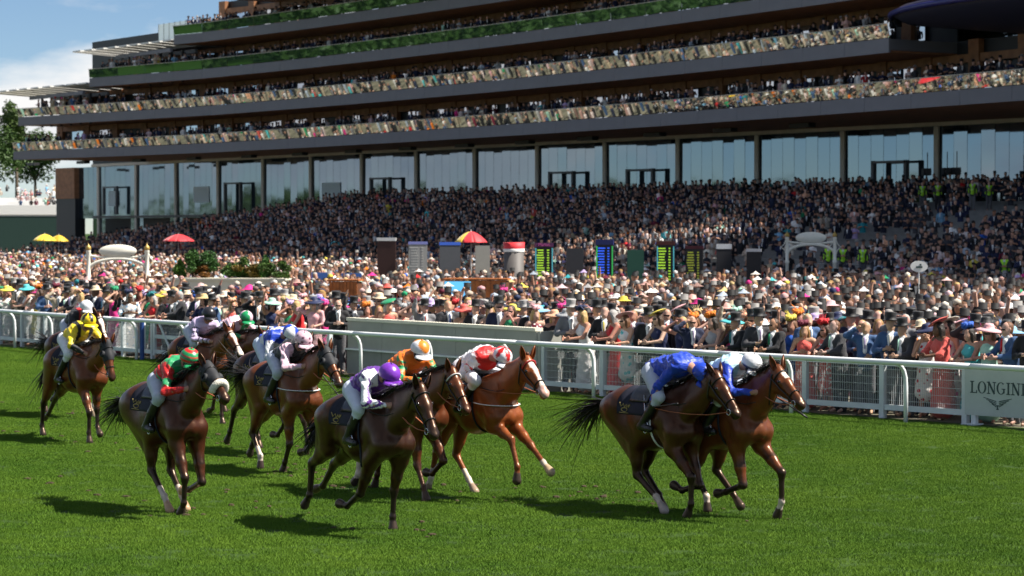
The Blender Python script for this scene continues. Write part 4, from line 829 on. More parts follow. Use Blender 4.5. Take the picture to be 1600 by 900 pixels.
NEAR = [low('m', 'top', AF), low('m', 'top', AD), low('m', None, AF), low('m', None, AU), low('w', 'wide', AF), low('w', 'puff', AF), low('w', None, AU), low('w', 'puff', AD, 8, True), low('w', 'wide', AD, 8, True), low('w', None, AR)]
FAR = [far('m', None, AF[0]), far('m', 'top', AD[0]), far('w', None, AF[0]), far('w', 'puff', AD[0]), far('m', None, AU[0]), far('w', 'wide', AF[0])]
FARN = [far('m', 'top', AF[0]), far('m', 'top', AD[0]), far('m', None, AF[0]), far('m', None, AU[0]), far('w', 'wide', AF[0]), far('w', 'puff', AF[0]), far('w', None, AU[0]), far('w', 'puff', AD[0]), far('w', 'wide', AD[0]), far('w', None, ((.1, .26, 1.6), (.2, .2, 1.9)))]
b = MB(); b.lathe([(.13, .3), (.17, 1.2), (.16, 1.36), (.03, 1.45)], 5); k0 = len(b.v); b.lathe([(.09, 1.46), (.10, 1.6), (.001, 1.72)], 5); TINY = (np.array(b.v), np.array(b.f), np.array([2] * k0 + [0] * (len(b.v) - k0)))
SHADE_SUITS = [('', (.010, .010, .013)), ('', (.012, .014, .03)), ('', (.02, .022, .03)), ('', (.014, .02, .06)), ('', (.05, .05, .06))]  # shade of terrace and balconies put into darker, bluer clothes
SOFT = [(.75, .74, .72), (.72, .70, .68), (.70, .48, .50), (.72, .58, .55), (.62, .55, .45), (.68, .66, .63), (.02, .02, .022), (.02, .03, .07), (.55, .36, .34), (.45, .36, .24), (.30, .29, .29), (.58, .46, .36), (.012, .012, .014), (.66, .60, .52), (.20, .12, .10), (.36, .42, .50), (.52, .30, .26)]
CV, CF, CC = [], [], []; CN = [0]
def put(T, x, y, z, rz, dim=1.0, suit=.5):
    V, F, S = T; s = rng.uniform(.93, 1.06); c, n = math.cos(rz), math.sin(rz)
    P = np.c_[(V[:, 0] * c - V[:, 1] * n) * s + x, (V[:, 0] * n + V[:, 1] * c) * s + y, V[:, 2] * s + z]
    cl = rng.choice(SHADE_SUITS if dim < 1 else SUITS)[1] if rng.random() < suit else (rng.choice(SOFT) if rng.random() < .72 else rng.choice(DRESS)[1])
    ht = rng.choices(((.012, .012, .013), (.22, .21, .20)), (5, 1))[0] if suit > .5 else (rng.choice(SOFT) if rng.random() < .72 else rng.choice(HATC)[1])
    pal = np.array([np.array(rng.choice(SKINC[:5])) * .88, rng.choice(HAIRC[2:5] if dim < 1 else HAIRC + HAIRC[2:5] * 2), cl, (.68, .68, .68), ht, (.05, .05, .05)]) * rng.uniform(.7, 1.12)  # dim also picks darker hair, shade put into the colour
    CV.append(P); CF.append(F + CN[0]); CC.append(np.clip(pal[S], 0, .8)); CN[0] += len(V)
def near_pick(f=.5, far_=False):
    i = rng.choices(range(10), (.8 + 3.5 * f, .6 + 3 * f, 4, 2, 1.2, 2, 4, 2, .8, .6))[0]; return (FARN if far_ else NEAR)[i], (.93 if i < 4 else .08)
BLOCK = [(at(px, v), r_) for px, v, r_ in ((357, 40.5, 1.9), (540, 40.5, .7), (385, 38.6, .8), (184, 39.5, .5), (745, 45, 1.3), (610, 50, .9), (540, 39.3, .8), (540, 38, .8), (540, 36.7, .7), (357, 39, 1.7), (357, 37.6, 1.6), (357, 36.2, 1.2), (745, 43.5, 1.2), (745, 42, 1.1), (184, 38, .9), (184, 36.6, .9), (745, 40.5, .8))]
v = 33.9
while v < 79.5:
    f = smooth01(34, 60, v); u0, u1 = u_at(-40, v) - 6, u_at(1640, v) + 2; u = u0 + rng.random()
    while u < u1:
        u += rng.uniform(.50, 1.1) * (1 + .55 * f); x, y, _ = W(u, v + rng.uniform(-.3, .3))
        if any(math.hypot(x - q[0], y - q[1]) < r_ for q, r_ in BLOCK) or rng.random() < .06: continue
        if v < 46 and 560 < to_px((x, y, 0)) < 900 and rng.random() < .45: continue
        T, s = near_pick(float(smooth01(300, 1000, to_px((x, y, 0)))), v > 41); rz = math.atan2(33 - y, -1 - x) + rng.gauss(0, .5); put(T, x, y, 0, rz, suit=s)
    v += .62 + .55 * f
v = 34.0                                             # the lawn goes on to the left of the picture
while v < 100:
    u = u_at(-40, v) - 150
    while u < u_at(-40, v) - 6:
        u += rng.uniform(.9, 2.3); x, y, _ = W(u, v + rng.uniform(-.5, .5)); put(TINY, x, y, 0, rng.gauss(-2, .6), suit=.55)
    v += 1.6
for i in range(NST):
    for dv, sp in ((.45, 1.0), (1.35, 1.15)):
        vv = TV0 + TD * i + dv
        if vv > 117: continue
        u = max(u_at(-30, vv), -193); u1 = u_at(1640, vv)
        while u < u1:
            u += rng.uniform(.55, 1.25) * sp
            if -104 < u < -99 and rng.random() < .9: continue
            if vv > 111 and -111 < u < -104: continue
            if any(abs(to_px(W(u, vv)) - px) < 13 and 0 < sv - vv < 7 for px, sv in STEW): continue
            if -110 < u < -97 and rng.random() < .35: continue
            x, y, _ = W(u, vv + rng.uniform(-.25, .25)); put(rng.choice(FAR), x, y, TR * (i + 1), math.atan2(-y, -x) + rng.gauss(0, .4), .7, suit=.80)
for li, (zb, zt, ul, ur, gm) in enumerate(LEV[:4]):
    for dv, sp in ((.75, 1.0), (1.7, 1.5)):
        u = ul + .5
        while u < min(ur, -80) - .5:
            u += rng.uniform(.45, 1.1) * sp + (rng.random() < .08) * 2.0; vv = vf(u) + dv + rng.uniform(-.2, .2); x, y, _ = W(u, vv)
            if not -60 < to_px((x, y, zt)) < 1660: continue
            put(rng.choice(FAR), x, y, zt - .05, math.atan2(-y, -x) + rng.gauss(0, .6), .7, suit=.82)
for zl, ua, ub in ((14.70, -240, -230), (18.1, -228, -216)):
    for _ in range(18): x, y, _z = W(rng.uniform(ua, ub), vf(ua) + rng.uniform(.8, 2.5)); put(rng.choice(FAR), x, y, zl, rng.gauss(-2, .6), suit=.3)
for i in range(4):
    for _ in range(11):
        q = Matrix.Rotation(.2, 3, 'Z') @ Vector((rng.uniform(-5.4, 5.4), -3.2 + i * 1.5, 0)); put(rng.choice(FAR), fs.location.x + q.x, fs.location.y + q.y, 5.2 + .6 * (i + 1), -1.4 + rng.gauss(0, .4), suit=.3)
M_CROWD = mat_attr('crowd', rough=.7, spec=.25, var=.25, scale=9)
crowd = link('crowd', mesh_np('crowd', np.concatenate(CV), np.concatenate(CF), M_CROWD, np.concatenate(CC))); tag(crowd, 'dense crowd of spectators on the lawn, terrace and balconies', 'crowd', kind='stuff')
print('CROWD', len(CV), 'quads', sum(map(len, CF)))
# ------------------------------------------------------------------ horses and jockeys
M_COAT = mat_attr('horse_coat', rough=.36, spec=.5, sheen=.0, var=.22, scale=8, coat=.22, bump=.38, tint=(1.0, .66, .42))
M_HAIR = mat('horse_hair', (.012, .009, .008), .5, .4, var=.3, scale=20)
M_HAIRC = mat('horse_hair_chestnut', (.10, .032, .012), .5, .4, var=.3, scale=20)
M_LEATH = mat('black_leather', (.012, .011, .011), .35, .5)
M_TAN = mat('tan_rubber', (.30, .09, .035), .6)
M_NAVY = mat('navy_cloth', (.007, .008, .020), .75, var=.2, scale=12)
M_GOLD = mat('gold_print', (.32, .24, .08), .55)
M_FLEECE = mat('sheepskin', (.72, .68, .58), .95, .1, bump=1.0, scale=60)
M_EYE = mat('eye', (.008, .006, .005), .08, .6)
M_STEEL = mat('steel', (.55, .56, .58), .25, metal=1.0)
M_SILK = mat_attr('silks', rough=.45, spec=.42, sheen=.1, var=.10, scale=16, bump=.9, aniso=(1, .6, 1.6))
M_BREECH = mat_attr('breeches', rough=.6, spec=.35, var=.06, scale=12, bump=.35)
M_CAP = mat_attr('cap_silk', rough=.35, spec=.5, var=.08, scale=25, bump=.3)
M_SKIN = mat('skin', (.42, .22, .15), .55, .35, var=.12, scale=20)
M_SKINA = mat_attr('skin_tone', rough=.55, spec=.35, var=.08, scale=30)
M_HOOD = mat('hood_cloth', (.018, .019, .022), .7, var=.2, scale=30)
BAY = dict(c=(.108, .031, .010), pts=(.012, .008, .007), hair='b'); DARK = dict(c=(.040, .0115, .005), pts=(.010, .007, .006), hair='b')
BROWN = dict(c=(.027, .0095, .005), pts=(.010, .008, .008), hair='b'); CHES = dict(c=(.21, .058, .015), pts=(.15, .045, .016), hair='c'); LIVER = dict(c=(.078, .023, .009), pts=(.035, .013, .009), hair='b')
def v3(p, y): return np.array([p[0], y, p[1]], float)
def horse_prims(S):
    P, N = np.array(S['poll'], float), np.array(S['nose'], float); hd = (N - P) / np.linalg.norm(N - P); pd = np.array([hd[1], -hd[0]]); S['hd'], S['pd'] = hd, pd
    A = lambda s, d=0.0: P + hd * s + pd * d
    q = []
    q += [rc((.40, 0, 1.17), (.02, 0, 1.13), .335, .345, 'body', .74, .06), rc((.02, 0, 1.13), (-.36, 0, 1.20), .345, .285, 'body', .76, .06),
          rc((.40, 0, 1.40), (.06, 0, 1.34), .115, .14, 'body', .8, .08), rc((.06, 0, 1.34), (-.46, 0, 1.38), .14, .16, 'body', 1, .08),
          rc((.60, 0, 1.14), (.70, 0, 1.04), .175, .13, 'body', .95, .06)]
    for sd, f, h in ((-1, S['nf'], S['nh']), (1, S['ff'], S['fh'])):
        yb = .13 * sd; yf = .135 * sd
        e, kn, fl, hf = [np.array(p, float) for p in f]; st, hk, hfl, hh = [np.array(p, float) for p in h]
        q += [rc((.36, .12 * sd, 1.34), (.64, .135 * sd, 1.04), .15, .135, 'body', .85, .06), rc((.64, .135 * sd, 1.02), v3(e, yf), .135, .115, 'body', .85, .06),
              rc(v3(e, yf), v3(e + (kn - e) * .55, yf), .105, .070, 'arm', .85, .04), rc(v3(e + (kn - e) * .55, yf), v3(kn, yf), .070, .048, 'arm', .9, .03),
              rc(v3(kn, yf), v3(kn + (fl - kn) * .12, yf), .056, .046, 'knee', .95, .02), rc(v3(kn, yf), v3(fl, yf), .040, .035, 'cannon', .85, .015), rc(v3(fl, yf), v3(fl, yf), .044, .044, 'fetlock', .9, .015)]
        pa = fl + (hf - fl) * .55; q += [rc(v3(fl, yf), v3(pa, yf), .036, .038, 'pastern', .95, .01), rc(v3(pa, yf), v3(hf, yf), .046, .060, 'hoof', .95, .006)]
        q += [rc((-.42, .10 * sd, 1.30), (-.66, .10 * sd, 1.26), .20, .155, 'body', 1, .06), rc((-.50, .145 * sd, 1.22), v3(st + np.array([.0, .06]), yb), .225, .15, 'body', .72, .06),
              rc((-.68, .11 * sd, 1.20), v3(st * .45 + hk * .55, yb), .150, .075, 'body', .75, .06), rc(v3(st, yb), v3(hk, yb), .115, .055, 'gaskin', .8, .04)]
        up = (st - hk) / np.linalg.norm(st - hk); dn = (hfl - hk) / np.linalg.norm(hfl - hk); bk = up - dn; bk = -np.array([dn[1], -dn[0]]) if np.linalg.norm(bk) < .1 else bk
        heel = hk + up * .05 + np.array([-.045, .02])
        q += [rc(v3(hk, yb), v3(hk + dn * .06, yb), .058, .050, 'hock', .85, .02), rc(v3(hk, yb), v3(heel, yb), .040, .034, 'hock', .8, .02),
              rc(v3(hk, yb), v3(hfl, yb), .046, .038, 'cannon', .85, .015), rc(v3(hfl, yb), v3(hfl, yb), .047, .047, 'fetlock', .9, .015)]
        pa = hfl + (hh - hfl) * .55; q += [rc(v3(hfl, yb), v3(pa, yb), .038, .039, 'pastern', .95, .01), rc(v3(pa, yb), v3(hh, yb), .046, .058, 'hoof', .95, .006)]
        q += [rc((.40, .205 * sd, 1.16), v3(e + np.array([-.06, .06]), .175 * sd), .095, .075, 'body', .6, .022), rc((.34, .15 * sd, 1.36), (.58, .17 * sd, 1.14), .085, .070, 'body', .6, .022),
              rc((-.36, .19 * sd, 1.22), (-.58, .20 * sd, 1.16), .11, .10, 'body', .6, .025), rc((-.66, .17 * sd, 1.14), v3(st + np.array([-.12, .05]), .17 * sd), .085, .060, 'body', .65, .020),
              rc((.60, .10 * sd, 1.10), (.78, .065 * sd, 1.34), .085, .070, 'neck', .65, .022), rc((.66, .085 * sd, 1.04), (.69, .07 * sd, .96), .085, .070, 'body', .8, .02),
              rc(v3(e + (kn - e) * .12, yf * 1.12), v3(e + (kn - e) * .42, yf * 1.12), .062, .045, 'arm', .8, .018), rc(v3(st + (hk - st) * .15, yb * 1.12), v3(st + (hk - st) * .5, yb * 1.12), .060, .042, 'gaskin', .8, .018)]
    nb = np.array([.50, 1.24]); cr = np.array([.38, 1.42]); th = A(.03, .03); mid = nb * .5 + th * .5 + np.array([.02, -.02]); cm = cr * .48 + P * .52 + np.array([0, .02])
    q += [rc(v3(nb, 0), v3(mid, 0), .245, .165, 'neck', .58, .07), rc(v3(mid, 0), v3(th, 0), .165, .115, 'neck', .62, .06), rc(v3(cr, 0), v3(cm, 0), .105, .085, 'neck', .62, .07), rc(v3(cm, 0), v3(A(-.02, -.01), 0), .085, .075, 'neck', .7, .06)]
    q += [rc(v3(A(.0), 0), v3(A(.22), 0), .092, .090, 'head', .85, .03), rc(v3(A(.2, -.005), 0), v3(A(.50), 0), .080, .058, 'head', .78, .03), rc(v3(A(.12, .10), 0), v3(A(.26, .075), 0), .098, .070, 'head', .60, .03),
          rc(v3(A(.26, .07), 0), v3(A(.52, .055), 0), .058, .036, 'head', .75, .03), rc(v3(A(.50, .012), 0), v3(A(.575, .012), 0), .062, .054, 'muzzle', .95, .02), rc(v3(A(.54, .055), 0), v3(A(.575, .06), 0), .034, .030, 'muzzle', 1, .015)]
    for sd in (-1, 1):
        q += [rc(v3(A(.17, -.012), .068 * sd), v3(A(.20, -.012), .070 * sd), .034, .032, 'head', 1, .02), rc(v3(A(.545, -.012), .038 * sd), v3(A(.57, -.006), .040 * sd), .026, .022, 'nostril', 1, .012),
              rc(v3(A(.24, .0), .062 * sd), v3(A(.36, .012), .052 * sd), .014, .012, 'head', 1, .02)]
    for p in q: p['a'][2] += S['bz'] * float(smooth01(.35, 1.0, p['a'][2])); p['b'][2] += S['bz'] * float(smooth01(.35, 1.0, p['b'][2]))
    return q
def horse_colour(S):
    c0 = np.array(S['coat']['c']); pt = np.array(S['coat']['pts']); hd, pd = S['hd'], S['pd']; P = np.array(S['poll']) + np.array([0, S['bz']])
    def f(V, lab, t):
        C = np.tile(c0, (len(V), 1)); z = V[:, 2]
        C *= (1 + .25 * np.sin(V[:, 0] * 5 + V[:, 2] * 7) * .4)[:, None]
        dark = np.zeros(len(V))
        dark = np.where(np.isin(lab, ['cannon', 'fetlock', 'pastern', 'knee', 'hock']), 1.0, dark); dark = np.where(lab == 'arm', smooth01(.45, 1.0, t) * .9, dark); dark = np.where(lab == 'gaskin', smooth01(.35, 1.0, t) * .9, dark)
        s = (V[:, 0] - P[0]) * hd[0] + (V[:, 2] - P[1]) * hd[1]; d = (V[:, 0] - P[0]) * pd[0] + (V[:, 2] - P[1]) * pd[1]
        isH = np.isin(lab, ['head', 'muzzle', 'nostril'])
        dark = np.where(isH, smooth01(.40, .58, s) * .85, dark)
        C = C * (1 - dark[:, None]) + pt * dark[:, None]
        hoof = np.array([.035, .028, .024]); C = np.where((lab == 'hoof')[:, None], hoof, C); C = np.where((lab == 'nostril')[:, None], C * .35, C)
        for leg, h0, hc in S.get('socks', ()):                    # (leg, height along the cannon, hoof colour)
            y = -1 if leg[0] == 'n' else 1; front = leg[1] == 'f'
            J = S[leg]; near = (np.sign(V[:, 1]) == y)
            a, b2 = np.array(J[2]), np.array(J[3]); m = np.minimum(np.hypot(V[:, 0] - a[0], V[:, 2] - a[1]), np.hypot(V[:, 0] - b2[0], V[:, 2] - b2[1])) < .16
            w = near & m & np.isin(lab, ['pastern', 'fetlock'] + (['cannon'] if h0 > .5 else [])); C[w] = (.55, .50, .44)
            C[near & m & (lab == 'hoof')] = hc
        kind = S.get('face')
        if kind:
            wy = {'blaze': .034 + .012 * np.sin(s * 14), 'star': np.full(len(V), .034), 'snip': np.full(len(V), .03)}[kind]
            rg = {'blaze': (.06, .60), 'star': (.10, .20), 'snip': (.12, .46)}[kind]
            w = isH & (np.abs(V[:, 1] + .004) < wy) & (d < .0) & (s > rg[0]) & (s < rg[1]); C[w] = (.66, .62, .57)
        if S.get('pinknose'): C[isH & (s > .47) & (d < .03)] = (.50, .33, .29)
        return C
    return f
def strand_mesh(name, roots, m, n, ln, dirf, wdt, seg=6):
    b = MB()
    for i in range(n):
        p, t = roots(i / max(1, n - 1)); p = Vector(p); L = ln * rng.uniform(.65, 1.15); d = Vector(dirf(t)); w = Vector((rng.uniform(-1, 1), rng.uniform(-1, 1), rng.uniform(-.3, .3))).normalized() * wdt * rng.uniform(.6, 1.3)
        jit = Vector((rng.gauss(0, .12), rng.gauss(0, .20), rng.gauss(0, .14))); pts = []
        for k in range(seg + 1):
            f = k / seg; q = p + (d + jit * f) * L * f + Vector((0, 0, -.35 * L * f * f)) + Vector((0, math.sin(f * 5 + i) * .012, math.sin(f * 7 + i * 2) * .01)); pts.append(q)
        b.add([q + w * (1 - k / seg * .8) for k, q in enumerate(pts)] + [q - w * (1 - k / seg * .8) for k, q in enumerate(pts)], [(k, k + 1, k + seg + 2, k + seg + 1) for k in range(seg)])
    return b.mesh(name, m)
def jockey_prims(J):
    """joints in the horse's own axes; near side is y < 0"""
    hd, sh, hip = np.array(J['head']), np.array(J['sh']), np.array(J['hip']); d = (sh - hip) / np.linalg.norm(sh - hip)
    q = dict(body=[], silks=[], breeches=[], boots=[])
    ch = sh - d * .10
    torso = [(v3(hip - d * .04, 0), v3(hip + d * .2, 0), .136, .142, 'torso', 1.12), (v3(hip + d * .2, 0), v3(ch, 0), .142, .156, 'torso', 1.15), (v3(ch, -.06), v3(ch, .06), .14, .14, 'torso', 1.0), (v3(sh, -.15), v3(sh, .15), .085, .085, 'shoulder', 1.0)]
    q['silks'] += [rc(*t[:5], t[5], .05) for t in torso]; q['body'] += [rc(t[0], t[1], t[2] * .85, t[3] * .85, t[4], t[5], .05) for t in torso]
    q['body'] += [rc(v3(sh + d * .02, 0), v3(hd - np.array([.02, .03]), 0), .058, .055, 'neck', 1, .03), rc(v3(hd + (-.01, .02), 0), v3(hd + (.02, -.03), 0), .098, .085, 'head', .82, .03), rc(v3(hd + (.055, -.06), 0), v3(hd + (.05, -.085), 0), .05, .042, 'head', .95, .03),
                  rc(v3(hd + (.095, -.03), 0), v3(hd + (.108, -.055), 0), .012, .016, 'nose', 1, .015), rc(v3(hd + (.085, -.088), -.02), v3(hd + (.085, -.088), .02), .010, .010, 'lips', 1, .008)]
    for sd, sfx in ((-1, ''), (1, '2')):
        g = lambda k: np.array(J.get(k + sfx, J[k]), float)
        el, ha, kn, ft = g('elb'), g('hand'), g('knee'), g('foot'); ye = .29 * sd; yh = J.get('yh' + sfx, .09) * sd
        q['body'] += [rc(v3(hd + (-.005, -.02), .085 * sd), v3(hd + (-.01, .01), .09 * sd), .014, .018, 'ear', 1, .01)]
        S3, E3, H3 = v3(sh, .175 * sd), v3(el, ye), v3(ha, yh); WR = E3 + (H3 - E3) * .80
        q['silks'] += [rc(S3, E3, .066, .054, 'upper', 1, .035), rc(E3, WR, .052, .036, 'fore', 1, .025)]
        q['body'] += [rc(S3, E3, .052, .044, 'upper', 1, .03), rc(E3, WR, .042, .028, 'fore', 1, .02), rc(WR, H3, .030, .036, 'hand', 1, .015), rc(H3, H3 + (H3 - WR) * .25, .038, .034, 'hand', .8, .015)]
        HI, K3, F3 = v3(hip + (.0, -.03), .10 * sd), v3(kn, .27 * sd), v3(ft, .29 * sd); mid = K3 + (F3 - K3) * .3
        q['breeches'] += [rc(HI, K3, .115, .072, 'thigh', 1, .05), rc(K3, mid, .070, .056, 'shin', 1, .03)]
        q['body'] += [rc(HI, K3, .095, .058, 'thigh', 1, .05), rc(K3, F3, .055, .036, 'shin', 1, .03), rc(F3, F3 + (.10, 0, -.03), .036, .030, 'foot', 1, .02)]
        q['boots'] += [rc(K3 + (F3 - K3) * .25, K3 + (F3 - K3) * .55, .062, .058, 'boot', 1, .02), rc(K3 + (F3 - K3) * .55, F3, .060, .050, 'boot', 1, .02), rc(F3 + (-.04, 0, -.03), F3 + (.15, 0, -.05), .050, .044, 'boot', .95, .02)]
    q['breeches'] += [rc(v3(hip - d * .02 - np.array([0, .03]), -.05), v3(hip - d * .02 - np.array([0, .03]), .05), .122, .122, 'seat', 1, .05)]
    return q
def cap_mesh(J, colour):
    b = MB(); hd = J['head']; n = 40; prof = []
    for k in range(15):
        a = R(-14 + 104 * k / 14); prof.append((.128 * math.cos(a), .122 * math.sin(a) + .02))
    tilt = Matrix.Rotation(J.get('nod', .25), 3, 'Y')
    b.lathe(prof, n, (hd[0], 0, hd[1]), tilt, sx=1.08, sy=.94)
    base = [b.v[j] for j in range(n)]
    me_v = np.array([tilt.inverted() @ Vector((p[0] - hd[0], p[1], p[2] - hd[1])) for p in b.v])
    b.c = [tuple(c) for c in colour(me_v)]
    # peak
    rows = []
    for r, dz in ((.118, -.012), (.16, -.028), (.185, -.048)):
        rows.append([tuple(tilt @ Vector((math.cos(a) * r * 1.08, math.sin(a) * r * .86, dz)) + Vector((hd[0], 0, hd[1]))) for a in np.linspace(-1.0, 1.0, 13)])
    o = len(b.v); b.grid(rows, [[(p[0], p[1], p[2] - .008) for p in r_] for r_ in rows])
    pc = colour(np.array([[.12, .0, -.02]]))[0]; pc = J.get('peak', tuple(pc))
    for i in range(o, len(b.v)): b.c[i] = pc
    return b.mesh('cap', M_CAP, True, True)
def plain(c): return lambda V: np.tile(np.array(c), (len(V), 1))
def nearest_hit(bvh, axis, d, r=1.2):
    h = bvh.ray_cast(Vector(axis) + Vector(d) * r, -Vector(d), r); return h[0]
def band(bvh, axis_pts, off, lim=.48):
    pts = []
    for ax, d in axis_pts:
        h = nearest_hit(bvh, ax, d)
        if h is not None and (h - Vector(ax)).length < lim: pts.append(tuple(h + Vector(d) * off))
    return pts
def make_horse(S):
    root_loc = (*S['o'], 0.0); rz = ROT_U + S.get('yaw', 0.0)
    S.setdefault('bz', 0.0)
    V, Q, C, lab, t = skin(horse_prims(S), .0158 if S['o'][1] < 38 else .020, horse_colour(S))
    hd, pd = np.array(S['hd']), np.array(S['pd']); P = np.array(S['poll']) + np.array([0, S['bz']]); A = lambda s, d=0.0: P + hd * s + pd * d
    ears = MB(); ears.colr = tuple(np.array(S['coat']['c']) * .8)
    er = np.array(S.get('ear', (-.25, 1.0))); er = er / np.linalg.norm(er)
    for sd in (-1, 1):
        bpt = Vector((A(.0, -.07)[0], .062 * sd, A(.0, -.07)[1])); ax = Vector((er[0], .28 * sd, er[1])).normalized(); fw = Vector((hd[0], .25 * sd, hd[1])); fw = (fw - ax * fw.dot(ax)).normalized(); sdv = ax.cross(fw)
        rows = []
        for k, (f, w) in enumerate(((-.12, .030), (.2, .040), (.45, .040), (.75, .024), (1.0, .003))):
            rows.append([tuple(bpt + ax * .17 * f + (sdv * math.sin(a) + fw * (-math.cos(a)) * .8) * w) for a in np.linspace(-2.3, 2.3, 9)])
        ears.grid(rows, [[tuple(Vector(p) + (bpt + ax * .17 * f - Vector(p)) * .12) for p in r_] for r_, f in zip(rows, (-.12, .2, .45, .75, 1.0))])
    body = np.array([0.]); V2, Q2, C2 = join_quads(V, Q, C, ears)
    me = mesh_np('horse', V2, Q2, M_COAT, C2); h = link('horse', me, None, root_loc, (0, 0, rz)); tag(h, S['label'], 'horse', 'racehorses galloping on the track')
    bvh = BVHTree.FromPolygons([tuple(p) for p in V], [tuple(q) for q in Q])
    hm = M_HAIRC if S['coat']['hair'] == 'c' else M_HAIR
    for sd in (-1, 1): one('eye', M_EYE, lambda b: b.lathe([(.0001, .022)] + [(.022 * math.sin(a), .022 * math.cos(a)) for a in np.linspace(.3, 2.9, 8)], 12, (A(.185, -.02)[0], .090 * sd, A(.185, -.02)[1])), h, True)
    # mane and tail
    z0 = S['bz']; cr = np.array([.40, 1.50 + z0]); pl = A(-.02, -.09)
    if not S.get('plait'):
        me = strand_mesh('mane', lambda f: ((cr[0] + (pl[0] - cr[0]) * f, rng.uniform(-.02, .02), cr[1] + (pl[1] - cr[1]) * f + .035 + .03 * math.sin(f * 3.1)), f), hm, 240, .20, lambda t: (-.80, rng.uniform(-.9, .1), .30 - .5 * rng.random()), .011, 5); link('mane', me, h)
    else:
        def pl_(b):
            for i in range(13):
                f = i / 12; b.lathe([(.001, .024), (.02, .016), (.024, 0), (.018, -.02), (.001, -.026)], 8, (cr[0] + (pl[0] - cr[0]) * f, 0, cr[1] + (pl[1] - cr[1]) * f + .025))
        one('mane', hm, pl_, h, True)
    td = S.get('tail', (-.75, .25)); tl = S.get('taillen', .85)
    me = strand_mesh('tail', lambda f: ((-.80 - .10 * rng.random(), rng.gauss(0, .025), 1.31 + z0 - .06 * rng.random()), f), hm, 330, tl, lambda t: (td[0] + rng.gauss(0, .10), rng.gauss(0, .10), td[1] + rng.gauss(0, .10)), .013, 7); tail = link('tail', me, h)
    # bridle
    br = MB()
    def loop(s, tilt, a0=0, a1=2 * math.pi, n=26, off=.006, r=.011):
        c = A(s, .03); ax = []
        for a in np.linspace(a0, a1, n):
            d2 = -pd * math.cos(a) + hd * tilt * math.cos(a); d = Vector((d2[0], math.sin(a), d2[1])).normalized(); ax.append(((c[0], 0, c[1]), d))
        return band(bvh, ax, off)
    for s, tl_, a0, a1 in ((.40, 0, 0, 6.283), (.10, -.1, -1.5, 1.5), (.04, -.35, 1.2, 5.1)):
        p = loop(s, tl_, a0, a1)
        if len(p) > 3: br.tube(p, .0135, 6, flat=.5)
    bits = []
    for sd in (-1, 1):
        p = band(bvh, [((A(s, .035)[0], 0, A(s, .035)[1]), Vector((pd[0] * .15, sd, pd[1] * .15)).normalized()) for s in np.linspace(.03, .50, 14)], .006)
        if len(p) > 3: br.tube(p, .0125, 6, flat=.6); bits.append(p[-1])
    bridle = link('bridle', br.mesh('bridle', M_LEATH, True), h)
    for p in bits: one('bit_ring', M_STEEL, lambda b: b.tube([(p[0] + .034 * math.cos(a), p[1], p[2] + .034 * math.sin(a)) for a in np.linspace(0, 6.283, 17)], .006, 6), bridle, True)
    if S.get('browband'):
        p = loop(.10, -.1, -1.45, 1.45, 20, .012); one('browband', mat('browband_' + S['browband'], {'white': (.72, .70, .68), 'red': (.5, .03, .03)}[S['browband']], .5), lambda b: b.tube(p, .014, 6, flat=.5), bridle, True)
    if S.get('sheepskin'):
        p = loop(.375, 0, -1.9, 1.9, 18, .028); one('noseband', M_FLEECE, lambda b: b.tube(p, [.02] + [.044] * 16 + [.02] if len(p) == 18 else .04, 10), bridle, True)
    if S.get('hood'):
        rows = []
        for s in np.linspace(-.03, .30, 12): rows.append(loop(s, -.12, -2.0, 2.0, 25, .007))
        rows = [r_ for r_ in rows if len(r_) == 25]
        one('hood', M_HOOD, lambda b: b.grid(rows), h, True)
        for sd in (-1, 1): one('blinker', M_HOOD, lambda b: b.lathe([(.055, .0), (.052, .03), (.035, .045), (.03, .03)], 14, (A(.165, -.0)[0], .085 * sd, A(.165, 0)[1]), Matrix.Rotation(-sd * 1.2, 3, 'X')), h, True)
    # saddle cloth, saddle, girth, breast girth
    def wrapgrid(x0, x1, a, off, nx=12, na=25, z=1.16, taper=0.0):
        rows, low = [], []
        for x in np.linspace(x0, x1, nx):
            r1, r2 = [], []
            for an in np.linspace(-a, a, na):
                d = Vector((0, math.sin(an), math.cos(an))); hh = nearest_hit(bvh, (x, 0, z + z0), d)
                hh = hh if hh is not None else Vector((x, 0, z + z0)) + d * .3
                r1.append(tuple(hh + d * off)); r2.append(tuple(hh + d * (off - .006)))
            rows.append(r1); low.append(r2)
        return rows, low
    sc_, lo_ = wrapgrid(-.32, .28, 1.40, .012); cloth = one('saddle_cloth', M_NAVY, lambda b: b.grid(sc_, lo_), h, True)
    def crest(b):
        for sd in (-1, 1):
            def onto(x, an):
                d = Vector((0, math.sin(an) * sd, math.cos(an))); hh = nearest_hit(bvh, (x, 0, 1.16 + z0), d); return tuple((hh if hh is not None else Vector((x, .3 * sd, 1.2))) + d * .018)
            b.tube([onto(-.29 + .17 * f, .98 + (.11 if int(f * 8 + .01) % 2 else -.02)) for f in np.linspace(0, 1, 9)], .009, 6, flat=.5)
            b.tube([onto(-.21 + .05 * math.cos(a), 1.20 + .09 * math.sin(a)) for a in np.linspace(0, 6.28, 14)], .008, 6, flat=.5)
            b.tube([onto(-.28 + .16 * f, 1.34) for f in np.linspace(0, 1, 5)], .009, 6, flat=.5)
    one('emblem', M_GOLD, crest, cloth, True)
    s1, l1 = wrapgrid(-.16, .24, .85, .034, 10, 17); saddle = one('saddle', M_LEATH, lambda b: b.grid(s1, l1), h, True)
    g = band(bvh, [((.30, 0, 1.10 + z0), Vector((0, math.sin(a), math.cos(a)))) for a in np.linspace(.3, 5.98, 36)], .010); one('girth', M_NAVY if not S.get('girth') else M_WHITE, lambda b: b.tube(g, .022, 6, flat=.35), saddle, True)
